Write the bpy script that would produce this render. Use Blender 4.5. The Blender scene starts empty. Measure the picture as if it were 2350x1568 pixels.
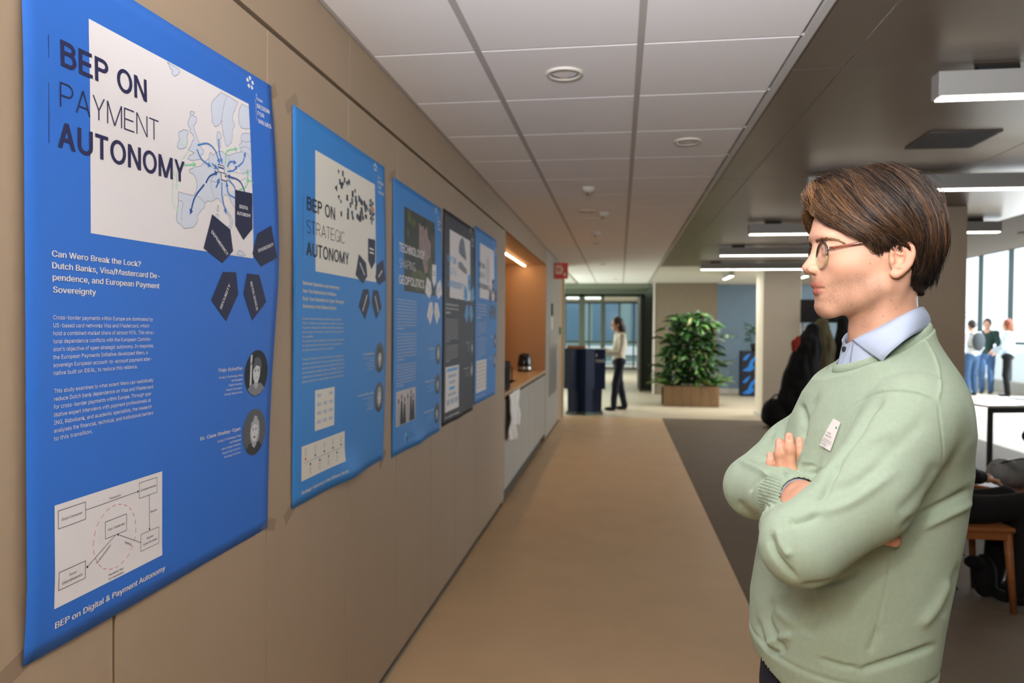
import bpy, bmesh, math, random
import numpy as np
from mathutils import Vector, Matrix, noise
random.seed(7); RNG = np.random.default_rng(7)
SC = bpy.context.scene
COL = SC.collection
PI = math.pi

# ---------------------------------------------------------------- camera
FPX, CAMH = 1683.3, 1.486
_yaw, _pitch, _roll = 0.1457, -0.0191, 0.008
_fw = np.array([-math.sin(_yaw)*math.cos(_pitch), math.cos(_yaw)*math.cos(_pitch), math.sin(_pitch)])
_r = np.array([math.cos(_yaw), math.sin(_yaw), 0.0]); _u = np.cross(_r, _fw)
_R = _r*math.cos(_roll)+_u*math.sin(_roll); _U = -_r*math.sin(_roll)+_u*math.cos(_roll)
CAMP = np.array([0.0, 0.0, CAMH])
cam = bpy.data.cameras.new('camera'); cam.sensor_width = 36.0; cam.lens = FPX/2350*36
cam.clip_start = 0.05; cam.clip_end = 200
camo = bpy.data.objects.new('camera', cam); COL.objects.link(camo)
camo.matrix_world = Matrix(((_R[0], _U[0], -_fw[0], 0), (_R[1], _U[1], -_fw[1], 0), (_R[2], _U[2], -_fw[2], CAMH), (0, 0, 0, 1)))
cam.dof.use_dof = True; cam.dof.focus_distance = 1.3; cam.dof.aperture_fstop = 4.5
SC.camera = camo

# ---------------------------------------------------------------- light
SC.view_settings.view_transform = 'Standard'; SC.view_settings.look = 'None'
SC.view_settings.exposure = 0.0; SC.view_settings.gamma = 1.0; SC.view_settings.use_curve_mapping = False
SC.cycles.use_denoising = True
SC.cycles.max_bounces = 7; SC.cycles.diffuse_bounces = 4; SC.cycles.glossy_bounces = 3; SC.cycles.transparent_max_bounces = 12
SC.cycles.caustics_reflective = False; SC.cycles.caustics_refractive = False; SC.cycles.sample_clamp_indirect = 6
world = bpy.data.worlds.new('sky'); SC.world = world; world.use_nodes = True
_bg = world.node_tree.nodes['Background']; _bg.inputs[0].default_value = (0.80, 0.92, 1.0, 1); _bg.inputs[1].default_value = 2.0

def area_light(name, loc, target, sx, sy, power, color):
    l = bpy.data.lights.new(name, 'AREA'); l.shape = 'RECTANGLE'; l.size = sx; l.size_y = sy
    l.energy = power; l.color = color
    o = bpy.data.objects.new(name, l); COL.objects.link(o); o.location = loc
    d = Vector(target)-Vector(loc); o.rotation_euler = d.to_track_quat('-Z', 'Y').to_euler()
    return o
# the photographer's flash just above the camera: a soft direct part and the head tilted up, bounced off the ceiling
area_light('flash', (-0.22, -0.20, 2.10), (0.15, 1.6, 1.20), 0.13, 0.13, 6.5, (1.0, 0.96, 0.92))
area_light('flash_bounce', (-0.12, -0.30, 1.85), (0.06, 0.60, 2.52), 0.25, 0.25, 64.0, (0.90, 0.94, 1.0)).data.spread = math.radians(100)
# added fill behind the camera, out of view, brightening floor and wall
area_light('fill_behind', (-0.35, -1.0, 2.45), (-0.1, 2.4, -0.4), 1.0, 0.5, 40.0, (1.0, 0.91, 0.78))
# light of the short hall lamps beyond the walkway, and one added fill
area_light('hall_light', (2.04, 13.95, 2.425), (2.04, 13.95, 0), 0.06, 0.85, 45.0, (1.0, 0.95, 0.88))
area_light('hall_light', (-1.6, 14.8, 2.50), (-0.8, 15.2, 0), 0.6, 0.6, 45.0, (1.0, 0.97, 0.92))  # added fill with no fitting above it, lifts the dim far hall
area_light('hall_light', (3.34, 14.05, 2.425), (3.34, 14.05, 0), 0.06, 0.85, 35.0, (1.0, 0.95, 0.88))
# daylight of the glazed front, right of the hall, and of the unseen left side
area_light('window_daylight', (9.9, 15.0, 1.9), (2.0, 12.0, 0.6), 11.0, 3.2, 1050.0, (0.86, 0.94, 1.0))
area_light('corridor_fill', (-1.25, 22.6, 2.44), (-1.25, 22.6, 0), 2.6, 3.0, 150.0, (0.90, 1.0, 0.97))  # added overhead fill, out of view, standing in for the end window's daylight
area_light('side_daylight', (-3.0, 15.2, 1.1), (2.0, 14.8, 1.9), 4.0, 1.8, 170.0, (0.82, 1.0, 0.93))

# ---------------------------------------------------------------- helpers
def at(px, py, D):
    """world point at depth D along the sight line of a photograph pixel"""
    return CAMP + (_fw + _R*(px-1175)/FPX + _U*(784-py)/FPX)*D
def pix(P):
    X = np.asarray(P)-CAMP; D = X@_fw
    return 1175+FPX*(X@_R)/D, 784-FPX*(X@_U)/D, D

def lin(c):
    """sRGB 0-255 triple to linear rgba"""
    r = []
    for v in c[:3]:
        v = v/255.0
        r.append(v/12.92 if v <= 0.04045 else ((v+0.055)/1.055)**2.4)
    return (*r, 1.0)

MATS = {}
def mat(name, col=(200, 200, 200), rough=0.6, metal=0.0, spec=0.5, emit=None, strength=0.0, noise_amt=0.0,
        noise_scale=8.0, bump=0.0, bump_scale=60.0, sss=0.0, alpha=1.0, trans=0.0, ior=1.45, coat=0.0, stretch=None, vcol=None):
    if name in MATS: return MATS[name]
    m = bpy.data.materials.new(name); m.use_nodes = True; nt = m.node_tree; b = nt.nodes['Principled BSDF']
    c = lin(col)
    b.inputs['Base Color'].default_value = c; b.inputs['Roughness'].default_value = rough
    b.inputs['Metallic'].default_value = metal; b.inputs['Specular IOR Level'].default_value = spec
    b.inputs['Alpha'].default_value = alpha; b.inputs['Transmission Weight'].default_value = trans
    b.inputs['IOR'].default_value = ior; b.inputs['Coat Weight'].default_value = coat
    if emit: b.inputs['Emission Color'].default_value = lin(emit); b.inputs['Emission Strength'].default_value = strength
    if sss:
        b.inputs['Subsurface Weight'].default_value = sss; b.inputs['Subsurface Radius'].default_value = (1.0, 0.35, 0.2)
        b.inputs['Subsurface Scale'].default_value = 0.006
    tc = nt.nodes.new('ShaderNodeTexCoord'); src = tc.outputs['Object']
    if stretch:
        mp = nt.nodes.new('ShaderNodeMapping'); mp.inputs['Scale'].default_value = stretch
        nt.links.new(src, mp.inputs['Vector']); src = mp.outputs['Vector']
    last = None
    if vcol:
        a = nt.nodes.new('ShaderNodeAttribute'); a.attribute_name = vcol; last = a.outputs['Color']
    if noise_amt:
        n = nt.nodes.new('ShaderNodeTexNoise'); n.inputs['Scale'].default_value = noise_scale; n.inputs['Detail'].default_value = 5
        nt.links.new(src, n.inputs['Vector'])
        mr = nt.nodes.new('ShaderNodeMapRange'); mr.inputs['From Min'].default_value = 0.3; mr.inputs['From Max'].default_value = 0.7
        mr.inputs['To Min'].default_value = 1-noise_amt; mr.inputs['To Max'].default_value = 1+noise_amt
        nt.links.new(n.outputs['Fac'], mr.inputs['Value'])
        mx = nt.nodes.new('ShaderNodeVectorMath'); mx.operation = 'SCALE'
        if last: nt.links.new(last, mx.inputs[0])
        else: mx.inputs[0].default_value = c[:3]
        nt.links.new(mr.outputs['Result'], mx.inputs['Scale']); last = mx.outputs['Vector']
    if last: nt.links.new(last, b.inputs['Base Color'])
    if bump:
        n2 = nt.nodes.new('ShaderNodeTexNoise'); n2.inputs['Scale'].default_value = bump_scale; n2.inputs['Detail'].default_value = 3
        nt.links.new(src, n2.inputs['Vector'])
        bp = nt.nodes.new('ShaderNodeBump'); bp.inputs['Strength'].default_value = bump; bp.inputs['Distance'].default_value = 0.002
        nt.links.new(n2.outputs['Fac'], bp.inputs['Height']); nt.links.new(bp.outputs['Normal'], b.inputs['Normal'])
    MATS[name] = m; return m

def link(name, me, m=None, parent=None, **props):
    o = bpy.data.objects.new(name, me); COL.objects.link(o)
    if m is not None and me is not None and not me.materials:
        for q in (m if isinstance(m, (list, tuple)) else [m]): me.materials.append(q)
    if parent is not None: o.parent = parent
    for k, v in props.items():
        if v is not None: o[k] = v
    return o
def thing(name, label, cat, loc=(0, 0, 0), rz=0.0, group=None):
    o = bpy.data.objects.new(name, None); COL.objects.link(o); o.location = loc; o.rotation_euler = (0, 0, rz)
    o.empty_display_size = 0.1; o['label'] = label; o['category'] = cat
    if group: o['group'] = group
    return o
def tag(o, label, cat, group=None, kind=None):
    o['label'] = label; o['category'] = cat
    if group: o['group'] = group
    if kind: o['kind'] = kind
    return o

class MB:
    """collects shapes into one mesh"""
    def __init__(s): s.v = []; s.f = []; s.mi = []
    def add(s, vs, fs, mi=0):
        b = len(s.v); s.v += [tuple(map(float, p)) for p in vs]; s.f += [tuple(b+i for i in f) for f in fs]; s.mi += [mi]*len(fs); return s
    def box(s, a, b, mi=0):
        x0, y0, z0 = a; x1, y1, z1 = b
        return s.add([(x0, y0, z0), (x1, y0, z0), (x1, y1, z0), (x0, y1, z0), (x0, y0, z1), (x1, y0, z1), (x1, y1, z1), (x0, y1, z1)],
                     [(0, 3, 2, 1), (4, 5, 6, 7), (0, 1, 5, 4), (1, 2, 6, 5), (2, 3, 7, 6), (3, 0, 4, 7)], mi)
    def bbox(s, a, b, r=0.004, mi=0):
        """box with chamfered edges"""
        bm = bmesh.new(); bmesh.ops.create_cube(bm, size=1)
        c = [(a[i]+b[i])/2 for i in range(3)]; d = [abs(b[i]-a[i]) for i in range(3)]
        for v in bm.verts: v.co = Vector((c[0]+v.co.x*d[0], c[1]+v.co.y*d[1], c[2]+v.co.z*d[2]))
        bmesh.ops.bevel(bm, geom=list(bm.edges), offset=min(r, min(d)*0.45), segments=2, affect='EDGES', profile=0.5)
        s.frombm(bm, mi); return s
    def frombm(s, bm, mi=0):
        bm.verts.ensure_lookup_table(); bm.verts.index_update()
        s.add([v.co[:] for v in bm.verts], [[v.index for v in f.verts] for f in bm.faces], mi); bm.free()
    def tube(s, pts, rs, n=10, mi=0, cap=True, flat=1.0):
        pts = [Vector(p) for p in pts]
        if not hasattr(rs, '__len__'): rs = [rs]*len(pts)
        b = len(s.v); up = None
        for i, p in enumerate(pts):
            t = (pts[min(i+1, len(pts)-1)]-pts[max(i-1, 0)]).normalized()
            if up is None: up = Vector((0, 0, 1)) if abs(t.z) < 0.9 else Vector((1, 0, 0))
            x = up.cross(t).normalized(); up = t.cross(x).normalized()
            for k in range(n):
                a = 2*PI*k/n; q = p+x*math.cos(a)*rs[i]+up*math.sin(a)*rs[i]*flat; s.v.append(tuple(q))
        for i in range(len(pts)-1):
            for k in range(n):
                s.f.append((b+i*n+k, b+i*n+(k+1) % n, b+(i+1)*n+(k+1) % n, b+(i+1)*n+k)); s.mi.append(mi)
        if cap:
            s.f.append(tuple(b+k for k in reversed(range(n)))); s.mi.append(mi)
            s.f.append(tuple(b+(len(pts)-1)*n+k for k in range(n))); s.mi.append(mi)
        return s
    def lathe(s, c, prof, n=24, mi=0):
        """prof: (radius, z) pairs about a vertical axis through c"""
        b = len(s.v)
        for r, z in prof:
            for k in range(n):
                a = 2*PI*k/n; s.v.append((c[0]+r*math.cos(a), c[1]+r*math.sin(a), c[2]+z))
        for i in range(len(prof)-1):
            for k in range(n):
                s.f.append((b+i*n+k, b+i*n+(k+1) % n, b+(i+1)*n+(k+1) % n, b+(i+1)*n+k)); s.mi.append(mi)
        return s
    def mesh(s, name, smooth=False):
        me = bpy.data.meshes.new(name); me.from_pydata(s.v, [], s.f); me.update()
        if smooth: me.polygons.foreach_set('use_smooth', [True]*len(me.polygons))
        if any(s.mi): me.polygons.foreach_set('material_index', s.mi)
        return me
    def obj(s, name, m, parent=None, smooth=False, **props):
        return link(name, s.mesh(name, smooth), m, parent, **props)
def copy_tree(o, parent=None):
    c = o.copy(); COL.objects.link(c)
    if parent is not None: c.parent = parent
    for ch in list(o.children): copy_tree(ch, c)
    return c

# ---------------------------------------------------------------- implicit surfaces (for bodies, cloth, folds)
class Sdf:
    def __init__(s): s.ops = []
    def _a(s, fn, mode, k, lo, hi): s.ops.append((fn, mode, k, np.array(lo), np.array(hi))); return s
    def ell(s, c, r, M=None, mode='add', k=0.01):
        c = np.array(c, float); r = np.array(r, float)
        def fn(P):
            q = P-c
            if M is not None: q = q@M.T
            k0 = np.linalg.norm(q/r, axis=1); k1 = np.linalg.norm(q/(r*r), axis=1)+1e-9
            return k0*(k0-1)/k1
        R = r.max(); return s._a(fn, mode, k, c-R, c+R)
    def cone(s, a, b, ra, rb, mode='add', k=0.01, sq=None):
        a = np.array(a, float); b = np.array(b, float); ab = b-a; L = ab@ab+1e-12
        def fn(P):
            q = P-a; t = np.clip(q@ab/L, 0, 1)
            e = q-t[:, None]*ab
            if sq is not None:   # flatten along an axis: sq=(axis, factor)
                ax, fac = sq; h = e@ax; e = e+np.outer(h*(1/fac-1), ax)
            return np.linalg.norm(e, axis=1)-(ra+(rb-ra)*t)
        R = max(ra, rb); return s._a(fn, mode, k, np.minimum(a, b)-R, np.maximum(a, b)+R)
    def chain(s, pts, rs, mode='add', k=0.01, ki=0.004, sq=None):
        pts = [np.array(p, float) for p in pts]
        if not hasattr(rs, '__len__'): rs = [rs]*len(pts)
        def fn(P):
            d = None
            for i in range(len(pts)-1):
                a, b = pts[i], pts[i+1]; ab = b-a; L = ab@ab+1e-12; q = P-a; t = np.clip(q@ab/L, 0, 1); e = q-t[:, None]*ab
                if sq is not None:
                    ax, fac = sq; h = e@ax; e = e+np.outer(h*(1/fac-1), ax)
                dd = np.linalg.norm(e, axis=1)-(rs[i]+(rs[i+1]-rs[i])*t)
                if d is None: d = dd
                else:
                    h = np.maximum(ki-np.abs(d-dd), 0)/ki; d = np.minimum(d, dd)-h*h*ki/4
            return d
        A = np.array(pts); R = max(rs); return s._a(fn, mode, k, A.min(0)-R, A.max(0)+R)
    def loft(s, lev, ax, ay, mode='add', k=0.01, pw=2.0):
        """stack of ellipses: lev rows (z, cx, cy, a, b) with a along ax, b along ay"""
        L = np.array(lev, float); o = np.argsort(L[:, 0]); L = L[o]; ax = np.array(ax); ay = np.array(ay)
        def fn(P):
            z = P[:, 2]; zc = np.clip(z, L[0, 0], L[-1, 0])
            g = [np.interp(zc, L[:, 0], L[:, i]) for i in (1, 2, 3, 4)]
            dx = P[:, 0]-g[0]; dy = P[:, 1]-g[1]
            u = (dx*ax[0]+dy*ax[1]); v = (dx*ay[0]+dy*ay[1])
            qu = np.abs(u/g[2]); qv = np.abs(v/g[3])
            k0 = (qu**pw+qv**pw)**(1/pw)
            k1 = np.sqrt((u/g[2]**2)**2+(v/g[3]**2)**2)+1e-9
            k2 = np.sqrt(qu**2+qv**2)
            d = np.where(k0 > 1e-3, (k0-1)*k2/k1, -np.minimum(g[2], g[3]))
            dz = np.abs(z-zc); return np.where(dz > 0, np.sqrt(np.maximum(d, 0)**2+dz**2), np.maximum(d, -np.minimum(z-L[0, 0], L[-1, 0]-z)-0.0))
        R = max(L[:, 3].max(), L[:, 4].max())
        return s._a(fn, mode, k, (L[:, 1].min()-R, L[:, 2].min()-R, L[0, 0]), (L[:, 1].max()+R, L[:, 2].max()+R, L[-1, 0]))
    def ev(s, P):
        d = np.full(len(P), 1.0)
        lo = P.min(0); hi = P.max(0)
        for fn, mode, k, a, b in s.ops:
            m = 0.05+k
            if mode == 'add':
                if (a-0.12 > hi).any() or (b+0.12 < lo).any(): continue
            elif (a-m > hi).any() or (b+m < lo).any(): continue
            e = fn(P)
            if mode == 'add':
                h = np.maximum(k-np.abs(d-e), 0)/k; d = np.minimum(d, e)-h*h*k/4
            else:   # sub
                e = -e; h = np.maximum(k-np.abs(d-e), 0)/k; d = np.maximum(d, e)+h*h*k/4
        return d
    def mesh(s, name, h, clip=None, adapt=0.0):
        import openvdb as vdb
        los = np.array([o[3] for o in s.ops if o[1] == 'add']); his = np.array([o[4] for o in s.ops if o[1] == 'add'])
        lo = los.min(0)-0.02; hi = his.max(0)+0.02
        B = 8; bs = B*h
        n = np.ceil((hi-lo)/bs).astype(int)+1
        g = vdb.FloatGrid(0.05); g.transform = vdb.createLinearTransform(voxelSize=h)
        base = np.floor(lo/bs).astype(int)
        off = np.stack(np.meshgrid(np.arange(B), np.arange(B), np.arange(B), indexing='ij'), -1).reshape(-1, 3)
        # coarse-to-fine by columns of blocks
        G = 4
        for I in range(0, n[0], G):
            for J in range(0, n[1], G):
                for K in range(0, n[2], G):
                    ii = np.stack(np.meshgrid(np.arange(I, min(I+G, n[0])), np.arange(J, min(J+G, n[1])), np.arange(K, min(K+G, n[2])), indexing='ij'), -1).reshape(-1, 3)+base
                    C = (ii*B+(B-1)/2)*h; d = s.ev(C)
                    thr = bs*0.87*1.25+h*2
                    inn = ii[d < -thr]
                    for q in inn: g.fill(tuple(int(v) for v in q*B), tuple(int(v) for v in q*B+B-1), -0.05, True)
                    ac = ii[np.abs(d) <= thr]
                    if len(ac) == 0: continue
                    P = ((ac[:, None, :]*B+off[None])*h).reshape(-1, 3)
                    dv = np.clip(s.ev(P), -0.05, 0.05)
                    if clip is not None: dv = np.maximum(dv, clip(P))
                    dv = dv.reshape(len(ac), B, B, B).astype(np.float32)
                    for q, a in zip(ac, dv): g.copyFromArray(np.ascontiguousarray(a), ijk=tuple(int(v) for v in q*B))
        pts, tri, quad = g.convertToPolygons(isovalue=0.0, adaptivity=adapt)
        nt, nq = len(tri), len(quad)
        me = bpy.data.meshes.new(name)
        me.vertices.add(len(pts)); me.vertices.foreach_set('co', np.asarray(pts, np.float32).ravel())
        loops = np.concatenate([np.asarray(tri).ravel() if nt else np.zeros(0, int), np.asarray(quad).ravel() if nq else np.zeros(0, int)]).astype(np.int32)
        me.loops.add(len(loops)); me.loops.foreach_set('vertex_index', loops)
        st = np.concatenate([np.arange(nt)*3, nt*3+np.arange(nq)*4]).astype(np.int32)
        me.polygons.add(nt+nq); me.polygons.foreach_set('loop_start', st)
        me.polygons.foreach_set('use_smooth', np.ones(nt+nq, bool))
        me.update(calc_edges=True); me.validate()
        return me
def verts_of(me):
    a = np.empty(len(me.vertices)*3, np.float32); me.vertices.foreach_get('co', a); return a.reshape(-1, 3).astype(float)
def set_verts(me, V): me.vertices.foreach_set('co', V.astype(np.float32).ravel()); me.update()
def normals_of(me):
    a = np.empty(len(me.vertices)*3, np.float32); me.vertices.foreach_get('normal', a); return a.reshape(-1, 3).astype(float)
def pix_many(V):
    X = V-CAMP; D = X@_fw; return np.stack([1175+FPX*(X@_R)/D, 784-FPX*(X@_U)/D, D], 1)
def seg_dist(P, poly):
    """distance of 2-D/3-D points to a polyline, and arclength fraction"""
    d = np.full(len(P), 1e9); tt = np.zeros(len(P)); poly = np.array(poly, float)
    for i in range(len(poly)-1):
        a, b = poly[i], poly[i+1]; ab = b-a; t = np.clip((P-a)@ab/(ab@ab+1e-12), 0, 1)
        e = np.linalg.norm(P-a-t[:, None]*ab, axis=1); m = e < d; d[m] = e[m]; tt[m] = (i+t[m])/(len(poly)-1)
    return d, tt
def catmull(pts, n):
    """smooth curve through points, n samples per span"""
    P = [np.array(p, float) for p in pts]; P = [2*P[0]-P[1]]+P+[2*P[-1]-P[-2]]; out = []
    for i in range(1, len(P)-2):
        for k in range(n):
            t = k/n; a, b, c, d = P[i-1], P[i], P[i+1], P[i+2]
            out.append(0.5*((2*b)+(-a+c)*t+(2*a-5*b+4*c-d)*t*t+(-a+3*b-3*c+d)*t**3))
    out.append(P[-2]); return out
# ================================================================ the setting
ZC = 2.52
M_FLOOR = mat('beige_floor', (206, 174, 136), rough=0.50, spec=0.35, noise_amt=0.05, noise_scale=3, bump=0.05, bump_scale=200)
M_FLOORD = mat('dark_floor', (112, 98, 82), rough=0.68, spec=0.18, noise_amt=0.06, noise_scale=3)
M_FLOORL = mat('pale_floor', (186, 174, 152), rough=0.5, spec=0.3, noise_amt=0.05, noise_scale=2)
M_PANEL = mat('taupe_panel', (158, 136, 112), rough=0.62, spec=0.3, noise_amt=0.02, noise_scale=5, bump=0.04, bump_scale=400)
M_DARK = mat('dark_joint', (44, 36, 30), rough=0.9)
M_GREYW = mat('grey_white_laminate', (156, 148, 136), rough=0.55, noise_amt=0.02)
M_CEIL = mat('ceiling_tile_white', (240, 236, 234), rough=0.95, spec=0.1, bump=0.15, bump_scale=500)
M_TBAR = mat('ceiling_grid_grey', (182, 176, 172), rough=0.6)
M_METAL = mat('satin_metal_ceiling', (138, 126, 114), rough=0.34, metal=0.55, noise_amt=0.04, noise_scale=2)
M_TAUPE = mat('taupe_ceiling', (150, 136, 120), rough=0.7)
M_WHITE = mat('white_paint', (206, 200, 190), rough=0.8, noise_amt=0.02)
M_COLUMN = mat('column_plaster', (176, 160, 140), rough=0.8, noise_amt=0.03, noise_scale=2)
M_BROWNW = mat('grey_brown_wall', (126, 114, 96), rough=0.8, noise_amt=0.03)
M_BLUEW = mat('dusty_blue_wall', (124, 146, 164), rough=0.85, noise_amt=0.03)
M_GREENM = mat('green_grey_frame', (84, 88, 74), rough=0.5)
M_OAK = mat('oak_jamb', (168, 138, 100), rough=0.5, noise_amt=0.08, noise_scale=6, stretch=(6, 6, 0.6))
M_GLASS = mat('window_glass', (235, 245, 245), rough=0.02, trans=1.0, ior=1.02, alpha=0.18, spec=0.5)
M_STEEL = mat('brushed_steel', (160, 152, 142), rough=0.35, metal=0.9)
M_BLACK = mat('matt_black', (20, 19, 20), rough=0.6)
def structure(name, mb, m, parent=None, **kw):
    return mb.obj(name, m, parent, kind='structure' if parent is None else None, **kw)

# floor: pale base, beige walkway, darker zone to the right with its seams
fl = MB(); fl.box((-3.2, -3, -0.10), (9.8, 30, -0.006)); floor = structure('floor', fl, M_FLOORL)
b = MB(); b.box((-0.955, -3, -0.006), (0.706, 12.39, 0.0)); b.obj('walkway_floor', M_FLOOR, floor)
for (x0, y0, x1, y1) in ((0.710, -3, 4.9, 4.205), (0.710, 4.211, 4.9, 8.3), (0.710, 8.306, 4.9, 12.39)):
    b = MB(); b.box((x0, y0, -0.006), (x1, y1, 0.0)); b.obj('dark_floor_sheet', M_FLOORD, floor)
b = MB(); b.box((-3.2, 12.394, -0.006), (9.8, 30, -0.001)); b.obj('pale_floor', M_FLOORL, floor)
b = MB(); b.box((4.904, -3, -0.006), (9.8, 12.39, -0.001)); b.obj('pale_floor', M_FLOORL, floor)

# left wall with its separate panels
w = MB(); w.box((-1.10, -3, 0), (-0.976, 6.095, ZC)); w.box((-1.10, 6.095, 2.31), (-0.976, 9.56, ZC)); wall_left = structure('wall_left', w, M_DARK)
js = [-1.8, -0.2, 0.4, 1.274, 1.887, 2.49, 3.07, 3.66, 4.245, 4.83, 5.41, 6.10]
for i in range(len(js)-1):
    g = 0.0045 if abs(js[i]-1.274) < 0.01 else 0.0015; g2 = 0.0045 if abs(js[i+1]-1.274) < 0.01 else 0.0015
    b = MB(); b.bbox((-0.974, js[i]+g, 0.035), (-0.955, js[i+1]-g2, 2.290), 0.0012); b.obj('wall_panel', M_PANEL, wall_left)
fj = [-3.0, 0.1, 2.5, 4.9, 7.3, 9.56]
for i in range(5):
    b = MB(); b.bbox((-0.974, fj[i]+0.0008, 2.305), (-0.955, fj[i+1]-0.0008, ZC-0.004), 0.0008); b.obj('fascia_panel', M_PANEL, wall_left)
# pantry niche
w = MB(); w.box((-1.72, 6.06, 0), (-1.60, 9.60, 2.5)); w.box((-1.60, 6.06, 0.0), (-0.96, 6.098, 2.305)); w.box((-1.60, 9.557, 0.0), (-0.96, 9.60, 2.305)); w.box((-1.60, 6.098, 2.305), (-0.98, 9.557, 2.33))
structure('wall_niche', w, mat('warm_brown_panel', (190, 150, 112), rough=0.6))
# far stretch of left wall
w = MB(); w.box((-1.10, 9.60, 0), (-0.975, 11.68, ZC)); wl2 = structure('wall_left_far', w, M_DARK)
for a, c in ((9.562, 9.83), (9.834, 11.30), (11.304, 11.68)):
    b = MB(); b.bbox((-0.974, a, 0.03), (-0.955, c, ZC-0.004), 0.001); b.obj('wall_panel', M_GREYW, wl2)
b = MB(); b.bbox((-0.9545, 10.0, 0.54), (-0.946, 11.15, 1.38), 0.002); b.obj('steel_plate', M_STEEL, wl2)
w = MB(); w.box((-1.4, 11.684, 0), (-0.955, 12.30, ZC)); w.box((-3.1, 12.1, 0), (-1.4, 12.3, ZC)); wj = structure('wall_corner', w, M_OAK)
b = MB(); b.box((-0.956, 12.30, 0), (-0.925, 12.36, ZC)); b.obj('corner_bead', M_WHITE, wj)

# white tile ceiling over the walkway
c = MB(); c.box((-1.0, -3, ZC+0.02), (0.70, 17.0, ZC+0.12)); ceiling = structure('ceiling', c, M_CEIL)
X = [-0.955, -0.5361, 0.0639, 0.628]; Yb = 2.7166
def tile_mesh(x0, x1):
    t = MB(); t.bbox((x0+0.011, 0.004, ZC-0.002), (x1-0.011, 0.596, ZC+0.012), 0.003); return t.mesh('ceiling_tile')
for k in range(3):
    tm = tile_mesh(X[k], X[k+1]); tm.materials.append(M_CEIL)
    for j in range(-5, 24):
        o = bpy.data.objects.new('ceiling_tile', tm); COL.objects.link(o); o.parent = ceiling; o.location = (0, Yb+0.6*j, 0)
g = MB()
for x in (X[1], X[2]): g.box((x-0.012, -1, ZC-0.003), (x+0.012, 17.0, ZC+0.014))
for x in (X[0]+0.006, ): g.box((x-0.006, -1, ZC-0.003), (x+0.010, 17.0, ZC+0.014))
for j in range(-5, 25): g.box((X[0], Yb+0.6*j-0.004, ZC-0.0), (X[3], Yb+0.6*j+0.004, ZC+0.014))
g.obj('ceiling_grid', M_TBAR, ceiling)
g = MB(); g.box((0.628, -1, ZC-0.006), (0.656, 17.0, ZC+0.02)); g.obj('edge_trim', mat('trim_white', (200, 196, 192), rough=0.5), ceiling)
# satin metal ceiling on the right
c = MB(); c.box((0.66, -3, ZC+0.03), (3.5, 12.46, ZC+0.10)); cm_r = structure('ceiling_right', c, M_DARK)
c = MB(); c.box((0.657, -3, ZC-0.002), (0.665, 12.46, ZC+0.06)); c.obj('edge_profile', M_METAL, cm_r)
xs = [0.668, 0.86, 2.18, 3.5]; ysm = [-3+2.15*k for k in range(7)]+[12.46]
ysm = [-3.0, -1.2, 0.95, 3.07, 5.22, 7.37, 9.52, 11.67, 12.46]
for i in range(3):
    for j in range(len(ysm)-1):
        b = MB(); b.bbox((xs[i]+0.0015, ysm[j]+0.0015, ZC), (xs[i+1]-0.0015, ysm[j+1]-0.0015, ZC+0.025), 0.002); b.obj('metal_ceiling_panel', M_METAL, cm_r)
c = MB(); c.box((3.5, -3, ZC), (4.9, 24, ZC+0.3)); structure('ceiling_band', c, M_TAUPE)
c = MB(); c.box((0.66, 12.47, ZC), (3.5, 17.6, ZC+0.08)); structure('ceiling_hall', c, M_WHITE)
c = MB(); c.box((4.9, -3, 3.7), (9.8, 24.2, 3.8)); c.box((4.86, -3, ZC), (4.9, 24, 3.7)); structure('ceiling_atrium', c, M_WHITE)
# header over the end, end partition with its door and glass
w = MB(); w.box((-3.1, 17.0, 2.42), (0.66, 18.36, 2.75)); w.box((-3.1, 18.36, 2.30), (0.62, 18.48, 2.75)); w.box((0.60, 18.3, 0), (0.78, 18.5, 2.6)); structure('wall_end_header', w, mat('grey_green_wall', (112, 118, 102), rough=0.8))
w = MB(); w.box((0.785, 16.9, 0), (2.15, 18.4, ZC)); structure('wall_brown', w, M_BROWNW)
w = MB(); w.box((0.745, 16.88, 0), (0.785, 17.02, ZC)); structure('trim_1', w, M_WHITE)
w = MB(); w.box((2.15, 17.56, 0), (6.2, 17.76, ZC)); structure('wall_blue', w, M_BLUEW)
w = MB(); w.box((2.15, 17.54, 0), (6.2, 17.56, 0.11)); structure('baseboard_blue', w, M_WHITE)
w = MB(); w.box((-3.2, 12.3, 0), (-3.1, 18.4, ZC)); structure('wall_far_left', w, M_WHITE)
w = MB(); w.box((-3.1, 12.3, ZC), (-1.0, 18.4, ZC+.1)); structure('ceiling_side', w, M_WHITE)
dr = MB()
for x0, x1 in ((-1.40, -1.33), (-1.01, -0.87), (-0.47, -0.39), (0.44, 0.60)): dr.bbox((x0, 18.36, 0), (x1, 18.46, 2.32), 0.006)
dr.bbox((-3.1, 18.36, 2.26), (0.6, 18.46, 2.34), 0.006); dr.bbox((-3.1, 18.36, 0), (-0.88, 18.46, 0.12), 0.004); dr.bbox((-0.9, 18.37, 0), (-0.45, 18.45, 0.10), 0.004)
door = structure('door_1', dr, M_GREENM)
for x0, x1 in ((-3.0, -1.40), (-1.33, -1.01), (-0.87, -0.47)):
    b = MB(); b.box((x0, 18.40, 0.1), (x1, 18.41, 2.27)); b.obj('glass_pane', M_GLASS, door)
lf = MB(); lf.bbox((0.46, 17.50, 0.02), (0.51, 18.38, 2.27), 0.004); lfo = lf.obj('door_leaf', mat('dark_door_frame', (40, 38, 34), rough=0.5), door)
b = MB(); b.tube([(0.44, 17.62, 1.05), (0.40, 17.62, 1.05), (0.40, 17.74, 1.05)], 0.010, n=8); b.obj('door_handle', M_STEEL, lfo)
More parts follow.
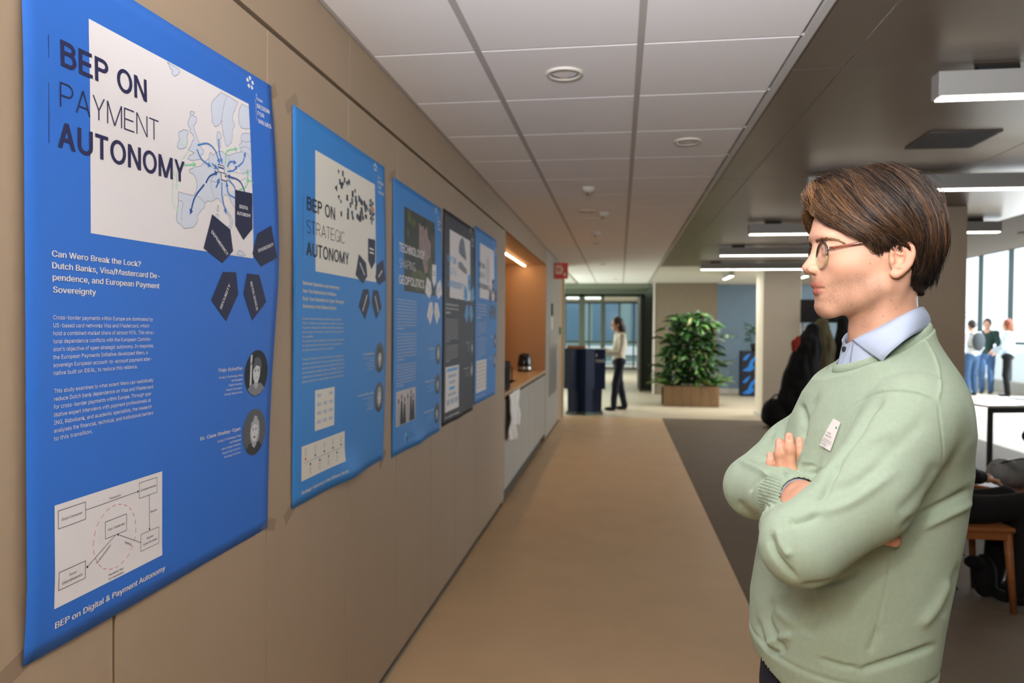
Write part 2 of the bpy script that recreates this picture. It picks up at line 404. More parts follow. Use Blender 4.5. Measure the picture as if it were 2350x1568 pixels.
# corridor behind the end door
w = MB(); w.box((-3.2, 18.5, 0), (-3.1, 27, 2.6)); structure('wall_back_left', w, M_WHITE)
w = MB(); w.box((0.62, 18.5, 0), (0.72, 27, 2.6)); structure('wall_back_right', w, M_WHITE)
w = MB(); w.box((-3.2, 18.4, 2.45), (0.7, 27, 2.55)); structure('ceiling_back', w, M_WHITE)
w = MB()
for x in (-3.1, -2.1, -1.1, -0.56, -0.02, 0.5): w.bbox((x-0.03, 26.8, 0), (x+0.03, 26.9, 2.5), 0.004)
for z in (0.0, 0.95, 2.38): w.bbox((-3.1, 26.82, z), (0.62, 26.88, z+0.07), 0.004)
win = structure('window_1', w, M_GREENM)
b = MB(); b.box((-3.1, 26.85, 0), (0.62, 26.86, 2.4)); b.obj('pane', M_GLASS, win)
# pale building and bushes beyond the end window are seen through the glass
# glazed front on the right
w = MB()
for i in range(12):
    y = 6.0+i*1.55; w.bbox((9.60, y-0.04, 0), (9.70, y+0.04, 3.7), 0.005)
for z in (0.0, 1.16, 3.55): w.bbox((9.61, 6, z), (9.69, 23.2, z+0.07), 0.005)
win2 = structure('window_2', w, mat('dark_window_frame', (104, 118, 120), rough=0.5))
b = MB(); b.box((9.645, 6, 0), (9.655, 23.2, 3.6)); b.obj('pane', M_GLASS, win2)
w = MB(); w.box((9.4, 6, 0), (9.60, 23.2, 0.26)); w.obj('window_sill', M_WHITE, win2)
w = MB(); w.box((6.2, 23.2, 0), (9.8, 23.3, 3.7)); w.box((6.1, 17.56, 0), (6.2, 23.3, 3.7)); structure('wall_atrium', w, mat('pale_blue_wall', (170, 188, 196), rough=0.8))
w = MB(); w.box((9.75, -3, 0), (9.85, 6, 3.7)); structure('wall_right', w, M_WHITE)
w = MB(); w.box((-1.1, -3.1, 0), (9.8, -3.0, 3.7)); structure('wall_behind', w, M_WHITE)
# the pale building across the court, seen through the end door
w = MB(); w.box((-9, 33, 0), (4, 34, 9)); ob = structure('building_outside', w, mat('pale_green_facade', (120, 140, 138), rough=0.8))
for i in range(7):
    for k in range(3): b = MB(); b.box((-8+i*1.7, 32.96, 0.9+k*2.9), (-6.8+i*1.7, 33.0, 2.7+k*2.9)); b.obj('window_pane', mat('facade_glass', (84, 112, 128), rough=0.15), ob)
w = MB(); w.box((-8.9, 32.9, 0.3), (3.9, 32.96, 0.7)); w.obj('facade_band', mat('band_white', (210, 214, 210), rough=0.7), ob)
# outside the glass: pale paving
g = MB(); g.box((10, -10, -0.2), (40, 60, -0.1)); g.box((-20, 30, -0.2), (10, 60, -0.1)); structure('ground_outside', g, mat('paving', (190, 190, 184), rough=0.9))
# columns
for nm, (x0, y0, x1, y1) in (('column', (2.345, 12.6, 2.945, 13.25)), ('column', (2.33, 6.54, 2.83, 7.04))):
    c = MB(); c.bbox((x0, y0, 0), (x1, y1, ZC), 0.012); co = c.obj('column', M_COLUMN if y0 < 10 else mat('lit_column_plaster', (238, 226, 208), rough=0.8), kind='structure')  # far column's plaster lightened to stand in for hall light falling on it
    s_ = MB(); s_.bbox((x0-0.012, y0-0.012, 0), (x1+0.012, y1+0.012, 0.08), 0.004); s_.obj('column_base', M_WHITE, co)

# ---------------------------------------------------------------- ceiling lamps and fittings
M_LAMPB = mat('lamp_housing_grey', (158, 156, 152), rough=0.5)
M_LAMPE = mat('lamp_diffuser', (255, 250, 240), emit=(255, 246, 232), strength=13.0)
def linear_lamp(x, y, L, lab, z=2.40, vertical=False, wd=0.075, group='linear lamps under the metal ceiling'):
    t = thing('linear_lamp', lab, 'ceiling lamp', (x, y, z), PI/2 if vertical else 0, group)
    b = MB(); b.bbox((0, 0, 0.004), (L, wd, 0.10), 0.003); b.obj('housing', M_LAMPB, t)
    b = MB(); b.bbox((0.012, 0.006, -0.001), (L-0.012, wd-0.006, 0.012), 0.002); b.obj('diffuser', M_LAMPE, t)
    for xa in (0.15, L-0.30):
        b = MB(); b.box((xa, 0.02, 0.10), (xa+0.15, wd-0.02, (2.52 if z < 3 else 3.7)-z)); b.obj('bracket', M_BLACK, t)
    return t
for y, lab in ((3.09, 'nearest of the linear ceiling lamps, its grey end face in view at the upper right'), (5.10, 'second linear ceiling lamp, passing just behind the hair of the man'),
               (7.33, 'third linear ceiling lamp, ending level with the forehead of the man'), (9.42, 'fourth linear ceiling lamp, ending level with the glasses of the man'),
               (11.61, 'farthest of the linear lamps under the metal ceiling, by the column top')):
    linear_lamp(1.222, y, 2.24, lab)
for (x, y, ln, lab) in ((2.0, 13.5, 0.9, 'short linear lamp on the white hall ceiling before the blue wall'), (3.3, 13.6, 0.9, 'short linear lamp behind the face of the man, beyond the column')):
    linear_lamp(x, y, ln, lab, z=2.43, vertical=True, group='short lamps on the hall ceiling')
for (x, y, lab) in ((7.0, 13.5, 'long lamp line high in the bright atrium, left one'), (8.9, 15.0, 'long lamp line high in the bright atrium, nearer the windows')):
    linear_lamp(x, y, 7.0, lab, z=3.45, vertical=True, group='lamp lines in the atrium')
def downlight(x, y, lab, r=0.075, lit=1.2, grp='recessed downlights over the walkway'):
    t = thing('downlight', lab, 'ceiling lamp', (x, y, ZC-0.002), 0, grp)
    b = MB(); b.lathe((0, 0, 0), [(r, 0.0), (r, -0.006), (r*0.92, -0.010), (r*0.80, -0.006), (r*0.72, 0.004)], 28); b.obj('trim_ring', M_WHITE, t, True)
    b = MB(); b.lathe((0, 0, 0), [(r*0.74, -0.004), (r*0.6, 0.006), (r*0.36, 0.0085)], 28); b.obj('reflector', mat('chrome_reflector', (220, 216, 206), rough=0.15, metal=0.9), t, True)
    b = MB(); b.lathe((0, 0, 0.0), [(r*0.38, 0.004), (r*0.2, 0.003), (0.0005, 0.003)], 16); b.obj('lamp_face', mat('downlight_face%g' % lit, (250, 240, 215), emit=(255, 240, 210), strength=lit), t)
downlight(-0.233, 2.99, 'unlit round ceiling spotlight nearest the camera, over the walkway', lit=0.15)
downlight(0.358, 4.146, 'lit round ceiling spotlight near the edge of the metal ceiling', lit=3.0)
downlight(-0.30, 6.50, 'round ceiling spotlight third along the walkway ceiling', lit=2.0)
for (x, y, lab) in ((-0.289, 8.94, 'small bright spotlight, fourth along the walkway ceiling'), (-0.277, 11.91, 'small bright spotlight at the far end of the walkway ceiling'), (-0.1, 15.4, 'small bright spotlight beyond the kiosk ceiling')):
    downlight(x, y, lab, r=0.05, lit=14)
downlight(4.2, 8.4, 'round spotlight in the taupe ceiling band at the far right', lit=2, grp='spotlights of the taupe band')
def sprinkler(x, y, lab):
    t = thing('smoke_detector', lab, 'detector', (x, y, ZC-0.002), 0, 'detectors on the walkway ceiling')
    b = MB(); b.lathe((0, 0, 0), [(0.050, 0), (0.050, -0.012), (0.038, -0.030), (0.020, -0.038), (0.0005, -0.040)], 24); b.obj('detector_head', M_WHITE, t, True)
    b = MB(); b.lathe((0, 0, -0.038), [(0.006, 0), (0.006, -0.014), (0.012, -0.016), (0.0005, -0.018)], 12); b.obj('sensor_tip', M_STEEL, t, True)
sprinkler(-0.24, 5.43, 'small white detector between the second and third walkway spotlights'); sprinkler(-0.16, 6.62, 'small white detector beside the third walkway spotlight'); sprinkler(-0.27, 7.95, 'small white detector before the fourth walkway spotlight')
t = thing('ceiling_vent', 'square grey vent flush in the metal ceiling behind the nearest lamp', 'vent', (1.76, 4.28, ZC-0.002))
b = MB(); b.bbox((-0.175, -0.175, -0.006), (0.175, 0.175, 0.004), 0.002); b.obj('vent_frame', mat('vent_grey', (92, 88, 86), rough=0.6, metal=0.2), t)
b = MB()
for i in range(14): b.box((-0.155, -0.155+i*0.0235, -0.009), (0.155, -0.145+i*0.0235, -0.005))
b.obj('vent_slats', mat('vent_slat', (78, 75, 74), rough=0.6), t)

# ---------------------------------------------------------------- pantry
cab = thing('kitchen_cabinet', 'grey-white base cabinet run under the pantry worktop', 'cabinet', (-0.96, 6.11, 0))
b = MB(); b.box((-0.62, 0.0, 0.0), (-0.05, 3.43, 0.10)); b.obj('plinth', M_BLACK, cab)
b = MB(); b.box((-0.62, 0.0, 0.10), (-0.018, 1.02, 0.895)); b.box((-0.62, 1.53, 0.10), (-0.018, 3.43, 0.895)); b.box((-0.62, 1.02, 0.10), (-0.018, 1.53, 0.66)); b.obj('carcass', M_GREYW, cab)
for i in range(6):
    b = MB(); b.bbox((-0.017, 0.004+i*0.572, 0.10), (0.004, 0.570+i*0.572-0.002, 0.885), 0.0015); d_ = b.obj('cabinet_door', M_GREYW, cab)
    b = MB(); b.box((0.000, 0.02+i*0.572, 0.874), (0.006, 0.55+i*0.572, 0.888)); b.obj('grip_strip', M_DARK, d_)
wt = MB(); bm = bmesh.new(); wt.bbox((-1.595, 6.105, 0.900), (-0.948, 7.15, 0.932), 0.003); wt.bbox((-1.595, 7.62, 0.900), (-0.948, 9.552, 0.932), 0.003); wt.box((-1.595, 7.15, 0.900), (-1.50, 7.62, 0.932)); wt.box((-1.06, 7.15, 0.900), (-0.948, 7.62, 0.932)); bm.free()
tag(wt.obj('worktop', mat('oak_worktop', (198, 164, 122), rough=0.35, noise_amt=0.06, noise_scale=5, stretch=(8, 1, 8))), 'pale oak worktop of the pantry niche', 'worktop')
t = thing('sink', 'black sink bowl let into the oak worktop', 'sink', (-1.28, 7.385, 0.93))
b = MB(); b.box((-0.21, -0.225, -0.20), (0.21, 0.225, -0.19)); 
for (x0, y0, x1, y1) in ((-0.22, -0.235, -0.21, 0.235), (0.21, -0.235, 0.22, 0.235), (-0.22, -0.235, 0.22, -0.225), (-0.22, 0.225, 0.22, 0.235)): b.box((x0, y0, -0.20), (x1, y1, 0.004))
b.obj('bowl', M_BLACK, t)
t = thing('tap', 'black kitchen tap behind the sink', 'tap', (-1.46, 7.385, 0.932))
b = MB(); b.tube(catmull([(0, 0, 0), (0, 0, 0.22), (0.05, 0, 0.30), (0.13, 0, 0.30), (0.16, 0, 0.24)], 5), 0.012, n=10); b.obj('spout', M_BLACK, t, True)
b = MB(); b.tube([(0, 0.02, 0.06), (0.01, 0.09, 0.09)], 0.007, n=8); b.obj('lever', M_BLACK, t, True)
t = thing('coffee_machine', 'dark boxy appliance standing at the near end of the pantry worktop', 'appliance', (-1.02, 6.46, 0.934))
b = MB(); b.bbox((-0.20, -0.17, 0.0), (0.035, 0.17, 0.245), 0.012); b.obj('casing', mat('black_green_plastic', (16, 19, 18), rough=0.8, spec=0.1), t)
b = MB(); b.bbox((0.036, -0.13, 0.05), (0.042, 0.10, 0.20), 0.003); b.obj('front_door', mat('dark_glass', (12, 14, 14), rough=0.8, spec=0.1), t)
b = MB(); b.tube([(0.045, 0.13, 0.07), (0.055, 0.13, 0.07), (0.055, 0.13, 0.19), (0.045, 0.13, 0.19)], 0.006, n=8); b.obj('handle', M_BLACK, t, True)
t = thing('kettle', 'black and steel electric kettle on the oak worktop below the niche lamp', 'kettle', (-1.19, 9.20, 0.934))
b = MB(); b.lathe((0, 0, 0), [(0.0005, 0.0), (0.082, 0.0), (0.085, 0.02)], 28); b.obj('base', M_BLACK, t, True)
b = MB(); b.lathe((0, 0, 0), [(0.084, 0.022), (0.088, 0.03), (0.084, 0.12), (0.072, 0.20), (0.066, 0.215), (0.03, 0.225), (0.0005, 0.227)], 32); b.obj('jug', mat('gloss_black', (22, 20, 20), rough=0.12), t, True)
b = MB(); b.lathe((0, 0, 0), [(0.0885, 0.024), (0.0892, 0.045), (0.0880, 0.06)], 32); b.obj('steel_band', M_STEEL, t, True)
b = MB(); b.tube(catmull([(0.0, 0.065, 0.205), (0.0, 0.12, 0.20), (0.0, 0.135, 0.12), (0.0, 0.085, 0.05)], 5), 0.011, n=8, flat=1.4); b.obj('handle', M_BLACK, t, True)
b = MB(); b.tube([(0, -0.055, 0.185), (0, -0.10, 0.205)], [0.022, 0.012], n=10); b.obj('spout', M_BLACK, t, True)
t = thing('paper_holder', 'dark mirror frame and small white dispenser on the back wall of the niche', 'dispenser', (-1.60, 6.9, 1.35))
b = MB(); b.bbox((0.002, -0.5, 0.1), (0.03, 1.3, 0.7), 0.004); b.obj('dark_panel', M_BLACK, t)
b = MB(); b.bbox((0.0, 0.0, -0.25), (0.12, 0.28, -0.02), 0.01); b.obj('dispenser_box', M_WHITE, t)
t = thing('niche_lamp', 'bright linear lamp glowing under the top of the pantry niche', 'lamp', (-1.235, 6.4, 2.298))
b = MB(); b.bbox((-0.014, 0.0, -0.006), (0.014, 3.1, 0.006), 0.003); b.obj('housing', M_LAMPB, t)
b = MB(); b.bbox((-0.011, 0.01, -0.014), (0.011, 3.09, -0.006), 0.003); b.obj('diffuser', mat('niche_led', (255, 225, 180), emit=(255, 214, 160), strength=34), t)
# towel over the cabinet edge
tw = MB(); n1, n2 = 16, 26
vs = []
for i in range(n1+1):
    for j in range(n2+1):
        u = i/n1; v = j/n2; wv = 0.016*math.sin(u*11+v*3)+0.009*math.sin(u*23+1.3-v*4)+0.006*math.sin(v*13+u*5)
        z = 0.915-v*(0.36+0.05*math.sin(u*5)); x = -0.930+0.012*v+wv*(0.3+v); y = 6.16+u*(0.74-0.30*v)+0.02*math.sin(v*4)
        vs.append((x, y, z))
tw.add(vs, [(i*(n2+1)+j, (i+1)*(n2+1)+j, (i+1)*(n2+1)+j+1, i*(n2+1)+j+1) for i in range(n1) for j in range(n2)])
two = tw.obj('towel', mat('towel_white', (242, 238, 232), rough=0.95, bump=0.4, bump_scale=500), None, True); tag(two, 'crumpled white towel hanging from the near end of the worktop', 'towel'); solid_ = two.modifiers.new('t', 'SOLIDIFY'); solid_.thickness = 0.006
# things on the far left wall
t = thing('fire_sign', 'red and white fire hose sign standing out from the left wall', 'sign', (-0.954, 10.70, 2.20))
b = MB(); b.bbox((0.0, 0.0, 0.0), (0.20, 0.006, 0.235), 0.001); b.obj('sign_plate', mat('sign_red', (226, 44, 24), rough=0.4), t)
b = MB(); b.box((0.02, -0.002, 0.07), (0.115, 0.0, 0.20)); b.box((0.115, -0.002, 0.11), (0.135, 0.0, 0.16)); b.obj('sign_symbol', mat('sign_cream', (240, 214, 190), rough=0.5), t)
b = MB(); b.lathe((0, 0, 0), [(0.030, 0), (0.022, 0.0015), (0.014, 0.002)], 16)
for i in range(len(b.v)): x, y, z = b.v[i]; b.v[i] = (0.065+x, -0.0025-z, 0.135+y)
b.obj('hose_ring', MATS['sign_red'], t)
b = MB(); b.box((0.135, -0.003, 0.04), (0.175, 0.0, 0.09)); b.obj('flame_mark', MATS['sign_cream'], t)
M_PAPER = mat('paper_white', (226, 222, 214), rough=0.8)
b = MB(); b.box((-0.9535, 10.28, 1.66), (-0.951, 10.49, 1.83)); b.box((-0.9535, 10.28, 1.66), (-0.951, 10.49, 1.83)); tag(b.obj('notice', M_PAPER), 'upper of two paper notices on the far left wall', 'notice', 'paper notices on the far left wall')
b = MB(); b.box((-0.9535, 10.28, 1.46), (-0.951, 10.49, 1.64)); tag(b.obj('notice', M_PAPER), 'lower of two paper notices on the far left wall', 'notice', 'paper notices on the far left wall')
b = MB(); b.bbox((-0.9545, 11.69, 1.38), (-0.93, 11.80, 1.50), 0.006); tag(b.obj('door_button', mat('button_green', (40, 120, 70), rough=0.4)), 'small green button box on the oak corner', 'button')
# ================================================================ the posters
PW, PH = 0.841, 1.189
FONT = None
try: FONT = bpy.data.fonts.load(bpy.utils.system_resource('DATAFILES', path='fonts')+'/Inter.woff2')
except Exception: FONT = None
def _raw_text(txt):
    cu = bpy.data.curves.new('tmp', 'FONT'); cu.body = txt; cu.size = 1.0; cu.resolution_u = 2
    if FONT: cu.font = FONT
    o = bpy.data.objects.new('tmp', cu); COL.objects.link(o); dg = bpy.context.evaluated_depsgraph_get()
    me = o.evaluated_get(dg).to_mesh(); V = [tuple(v.co[:2]) for v in me.vertices]; F = [tuple(p.vertices) for p in me.polygons]
    o.evaluated_get(dg).to_mesh_clear(); bpy.data.objects.remove(o); bpy.data.curves.remove(cu); return V, F
def text_polys(txt):
    """flat polygons of a line of text; D and P are redrawn as strokes, the font fills them wrongly"""
    V, F = _raw_text(txt)
    if not FONT or not ('D' in txt or 'P' in txt): return V, F
    up = list(range(len(V)))
    def root(a):
        while up[a] != a: up[a] = up[up[a]]; a = up[a]
        return a
    for f in F:
        for b in f[1:]: up[root(b)] = root(f[0])
    isl = {}
    for k in range(len(V)): isl.setdefault(root(k), []).append(k)
    box = {k: (min(V[q][0] for q in v), max(V[q][0] for q in v), min(V[q][1] for q in v), max(V[q][1] for q in v)) for k, v in isl.items()}
    gone = set(); new = []
    for i, ch in enumerate(txt):
        if ch not in 'DP': continue
        xe = max(p[0] for p in _raw_text(txt[:i+1])[0]); xs = xe-max(p[0] for p in _raw_text(ch)[0])
        m = [k for k, b in box.items() if b[0] > xs-.03 and b[1] < xe+.03]
        if not m: continue
        x0, x1, y0, y1 = min(box[k][0] for k in m), max(box[k][1] for k in m), min(box[k][2] for k in m), max(box[k][3] for k in m)
        gone.update(m); w = {'D': .70, 'P': .65}[ch]; new += [[(x0+a*(x1-x0)/w, y0+b*(y1-y0)) for a, b in poly] for poly in glyph(ch, .125)[0]]
    F = [f for f in F if root(f[0]) not in gone]
    for poly in new: F.append(tuple(range(len(V), len(V)+len(poly)))); V += poly
    return V, F

# block capitals of the titles, drawn as strokes in a box one unit high
def g_bar(x0, y0, x1, y1): return [[(x0, y0), (x1, y0), (x1, y1), (x0, y1)]]
def g_diag(xa, ya, xb, yb, tx): return [[(xa, ya), (xa+tx, ya), (xb+tx, yb), (xb, yb)]]
def g_arc(cx, cy, rx, ry, a0, a1, t, n=14):
    out = []; A = [math.radians(a0+(a1-a0)*i/n) for i in range(n+1)]
    for i in range(n):
        c0, s0, c1, s1 = math.cos(A[i]), math.sin(A[i]), math.cos(A[i+1]), math.sin(A[i+1])
        out.append([(cx+rx*c0, cy+ry*s0), (cx+rx*c1, cy+ry*s1), (cx+(rx-t)*c1, cy+(ry-t)*s1), (cx+(rx-t)*c0, cy+(ry-t)*s0)])
    return out
def glyph(ch, t):
    T = t*1.08
    B = lambda *a: g_bar(*a)
    if ch == 'A': return g_diag(0, 0, .37-T/2, 1, T)+g_diag(.74-T, 0, .37-T/2, 1, T)+B(.16, .26, .58, .26+t), .74
    if ch == 'B': return B(0, 0, t, 1)+B(t, 1-t, .37, 1)+B(t, .47, .38, .47+t)+B(t, 0, .38, t)+g_arc(.37, .735, .265, .265, -90, 90, t)+g_arc(.38, (.47+t)/2, .29, (.47+t)/2, -90, 90, t), .68
    if ch == 'C': return g_arc(.38, .5, .38, .515, 38, 322, t, 22), .72
    if ch == 'D': return B(0, 0, t, 1)+B(t, 1-t, .30, 1)+B(t, 0, .30, t)+g_arc(.30, .5, .40, .5, -90, 90, t, 18), .71
    if ch == 'E': return B(0, 0, t, 1)+B(t, 1-t, .60, 1)+B(t, .5-t/2, .56, .5+t/2)+B(t, 0, .62, t), .63
    if ch == 'G': return g_arc(.39, .5, .39, .515, 40, 330, t, 22)+B(.44, .40, .76, .40+t)+B(.76-t, .02, .76, .42), .77
    if ch == 'H': return B(0, 0, t, 1)+B(.68-t, 0, .68, 1)+B(t, .5-t/2, .68-t, .5+t/2), .69
    if ch == 'I': return B(0, 0, t, 1), t
    if ch == 'L': return B(0, 0, t, 1)+B(t, 0, .56, t), .57
    if ch == 'M': return B(0, 0, t, 1)+B(.86-t, 0, .86, 1)+g_diag(.43-T/2, 0, 0, 1, T)+g_diag(.43-T/2, 0, .86-T, 1, T), .86
    if ch == 'N': return B(0, 0, t, 1)+B(.70-t, 0, .70, 1)+g_diag(.70-T, 0, 0, 1, T), .70
    if ch == 'O': return g_arc(.40, .5, .40, .515, 0, 360, t, 30), .80
    if ch == 'P': return B(0, 0, t, 1)+B(t, 1-t, .37, 1)+B(t, .44, .37, .44+t)+g_arc(.37, .72, .28, .28, -90, 90, t), .66
    if ch == 'R': return B(0, 0, t, 1)+B(t, 1-t, .37, 1)+B(t, .46, .37, .46+t)+g_arc(.37, .73, .27, .27, -90, 90, t)+g_diag(.68-T, 0, .34, .46, T), .70
    if ch == 'S': return g_arc(.31, .745, .29, .265, 25, 270, t, 16)+g_arc(.31, .25+t*.0, .31, .27, -155, 90, t, 16), .63
    if ch == 'T': return B(0, 1-t, .62, 1)+B(.31-t/2, 0, .31+t/2, 1-t), .62
    if ch == 'U': return B(0, .30, t, 1)+B(.68-t, .30, .68, 1)+g_arc(.34, .33, .34, .345, 180, 360, t, 16), .69
    if ch == 'V': return g_diag(.34-T/2, 0, 0, 1, T)+g_diag(.34-T/2, 0, .68-T, 1, T), .68
    if ch == 'Y': return g_diag(.33-T/2, .42, 0, 1, T)+g_diag(.33-T/2, .42, .66-T, 1, T)+B(.33-t/2, 0, .33+t/2, .44), .66
    return [], .22
def caps(txt, t):
    out = []; x = 0
    for ch in txt:
        g, w = glyph(ch, t); out += [[(px+x, py) for px, py in q] for q in g]; x += w+(.10 if t > .1 else .12)
    return out, x-.1

class Sheet:
    """a hung paper sheet: flat layout (u right, v down, metres) laid on a gently waved surface"""
    def __init__(s, name, y0, zt, label, delta, tone, warp=0.0, rough=0.38):
        s.y0, s.zt, s.delta, s.warp = y0, zt, delta, warp
        s.t = thing(name, label, 'poster', (-0.955, y0, zt-PH)); s.name = name; s.lay = {}
        mb = MB(); nu, nv = 30, 44
        mb.add([s.P(PW*i/nu, PH*j/nv, 0) for i in range(nu+1) for j in range(nv+1)], [(i*(nv+1)+j, i*(nv+1)+j+1, (i+1)*(nv+1)+j+1, (i+1)*(nv+1)+j) for i in range(nu) for j in range(nv)])
        o = mb.obj('paper', tone, s.t, True); md = o.modifiers.new('t', 'SOLIDIFY'); md.thickness = 0.0004; md.offset = -1
    def P(s, u, v, off):
        vv = v-s.warp*(u-.15)*min(1, max(0, (.6-v)/.3)) if s.warp else v
        d = s.delta(u, vv)
        return (d+off, u, PH-vv)
    def poly(s, key, pts, m, lvl=1):
        mb, ms = s.lay.setdefault(key, (MB(), [])); ms.append(m) if m not in ms else None
        mb.add([s.P(u, v, 0.00035*lvl) for u, v in pts], [tuple(range(len(pts)))], ms.index(m))
    def polys(s, key, V, F, m, lvl=1):
        mb, ms = s.lay.setdefault(key, (MB(), [])); ms.append(m) if m not in ms else None
        mb.add([s.P(u, v, 0.00035*lvl) for u, v in V], F, ms.index(m))
    def rect(s, key, u0, v0, u1, v1, m, lvl=1, n=8):
        V = [(u0+(u1-u0)*i/n, v0+(v1-v0)*j/n) for i in range(n+1) for j in range(n+1)]
        s.polys(key, V, [(i*(n+1)+j, i*(n+1)+j+1, (i+1)*(n+1)+j+1, (i+1)*(n+1)+j) for i in range(n) for j in range(n)], m, lvl)
    def line(s, key, pts, w, m, lvl=2, arrow=0, n=1):
        pts = [np.array(p, float) for p in pts]
        for i in range(len(pts)-1):
            a, b = pts[i], pts[i+1]; d = b-a; L = np.linalg.norm(d)
            if L < 1e-6: continue
            d = d/L; nn = np.array([-d[1], d[0]])*w/2; e = d*w*.25
            s.poly(key, [a-nn-e, b-nn+e, b+nn+e, a+nn-e], m, lvl)
        if arrow:
            a, b = pts[-2], pts[-1]; d = (b-a)/np.linalg.norm(b-a); nn = np.array([-d[1], d[0]])
            s.poly(key, [b+d*arrow*.6, b-d*arrow*.6+nn*arrow*.6, b-d*arrow*.6-nn*arrow*.6], m, lvl)
    def text(s, key, txt, u, v, size, m, width=None, bold=0, right=False, lvl=2, rot=0.0, squeeze=.9):
        """baseline at v; size = em height; width fixes the run length"""
        V, F = text_polys(txt)
        if not V: return
        x1 = max(p[0] for p in V); sx = size*squeeze if width is None else width/x1
        W = x1*sx; c, sn = math.cos(rot), math.sin(rot)
        for k in range(bold+1):
            dx = (k-bold/2)*size*.018
            Q = []
            for x, y in V:
                a = x*sx+dx-(W if right else 0); b = y*size; Q.append((u+a*c+b*sn*0+b*sn, v+a*sn-b*c))
            s.polys(key, Q, F, m, lvl+.05*k)
    def caps(s, key, txt, u, v, h, m, width, t, lvl=3):
        q, w = caps(txt, t)
        for p in q: s.poly(key, [(u+x*width/w, v-y*h) for x, y in p], m, lvl)
    def block(s, key, lines, u, v0, v1, size, m, width, bold=0, right=False, lvl=2, sq=.82):
        for i, l in enumerate(lines):
            v = v0+(v1-v0)*i/max(1, len(lines)-1)
            if l: s.text(key, l, u, v, size, m, bold=bold, right=right, lvl=lvl, squeeze=sq, width=(width*len(l)/max(len(x) for x in lines) if width else None))
    def finish(s):
        for key, (mb, m) in s.lay.items():
            o = mb.obj(key.split('#')[0], m, s.t)
            if any(q in key for q in ('text', 'title', 'words', 'coast', 'land', 'lines', 'dots', 'shapes', 'details', 'name', 'arrows', 'dashes', 'notes', 'boxes', 'heads', 'print', 'logo', 'folds')): o['kind'] = 'stuff'
    def disc(s, key, u, v, ru, rv, m, lvl=2, n=28): s.poly(key, [(u+ru*math.cos(2*PI*i/n), v-rv*math.sin(2*PI*i/n)) for i in range(n)], m, lvl)
I_WHITE = mat('ink_white', (232, 226, 226), rough=0.55, spec=0.22); I_NAVY = mat('ink_navy', (24, 24, 56), rough=0.55, spec=0.22); I_TITLE = mat('ink_title', (36, 34, 70), rough=0.55, spec=0.22)
I_LAND = mat('ink_land', (212, 217, 230), rough=0.55, spec=0.22); I_COAST = mat('ink_coast', (96, 98, 108), rough=0.55, spec=0.22)
I_MID = mat('ink_midblue', (70, 122, 190), rough=0.55, spec=0.22); I_DEEP = mat('ink_deepblue', (38, 74, 138), rough=0.55, spec=0.22); I_GREEN = mat('ink_green', (140, 205, 160), rough=0.55, spec=0.22); I_PALE = mat('ink_palegreen', (205, 228, 208), rough=0.55, spec=0.22)
I_BLACK = mat('ink_black', (30, 30, 34), rough=0.55, spec=0.22); I_GREY = mat('ink_grey', (128, 128, 134), rough=0.55, spec=0.22); I_RED = mat('ink_red', (205, 80, 80), rough=0.55, spec=0.22); I_LIGHT = mat('ink_lightblue', (92, 168, 224), rough=0.55, spec=0.22)
PENT = [('digital', [(.633, .314), (.711, .311), (.709, .397), (.667, .428), (.631, .397)]), ('dependency', [(.536, .383), (.610, .409), (.622, .458), (.577, .489), (.502, .462)]),
        ('sovereignty', [(.801, .379), (.829, .458), (.750, .485), (.708, .457), (.731, .407)]), ('security', [(.580, .509), (.636, .506), (.649, .557), (.600, .622), (.536, .575)]), ('resilience', [(.685, .506), (.742, .506), (.783, .571), (.719, .619), (.673, .556)])]
def marks(s, m, txt, words=True):
    for nme, pts in PENT: s.poly('pentagon_mark#'+nme, pts, m, 3)
    if not words:
        for (a, b) in (((.648, .35), (.69, .352)), ((.648, .365), (.69, .366)), ((.545, .415), (.592, .455)), ((.745, .452), (.785, .425)), ((.574, .59), (.618, .53)), ((.706, .53), (.742, .59))): s.line('mark_words', [a, b], .006, txt, 4)
        return
    s.text('mark_words', 'DIGITAL', .650, .354, .0155, txt, width=.040, bold=2, lvl=4); s.text('mark_words', 'AUTONOMY', .639, .371, .0155, txt, width=.062, bold=2, lvl=4)
    s.text('mark_words', 'DEPENDENCY', .530, .424, .0155, txt, width=.082, bold=2, lvl=4, rot=.62); s.text('mark_words', 'SOVEREIGNTY', .735, .452, .0155, txt, width=.078, bold=2, lvl=4, rot=-.30)
    s.text('mark_words', 'SECURITY', .577, .596, .0155, txt, width=.068, bold=2, lvl=4, rot=-1.02); s.text('mark_words', 'RESILIENCE', .700, .526, .0155, txt, width=.078, bold=2, lvl=4, rot=1.08)
def logo(s, m, full=True):
    cu, cv, r = .727, .026, .0105
    for k in range(5):
        a = math.radians(90+72*k); q = []
        for (rr, da) in ((.55, 0), (.95, .42), (1.65, .30), (1.65, -.30), (.95, -.42)): q.append((cu+r*rr*math.cos(a+da)*1.1, cv-r*rr*math.sin(a+da)))
        s.poly('event_logo', q, m, 2)
    s.line('event_logo', [(.749, .062), (.749, .118)], .001, m)
    s.line('event_logo', [(.7555, .053), (.7565, .046)], .002, m)
    s.text('event_logo', 'TUDelft', .753, .0615, .0125, m, width=.034, bold=2)
    s.text('event_logo', 'DESIGN', .754, .082, .021, m, width=.066, bold=3); s.text('event_logo', 'FOR', .755, .101, .021, m, width=.034, bold=2); s.text('event_logo', 'VALUES', .756, .121, .021, m, width=.068, bold=3)
GR = [mat('photo_grey_%d' % g, (g, g, g+2), rough=0.55, spec=0.22) for g in (14, 45, 80, 120, 165, 205)]
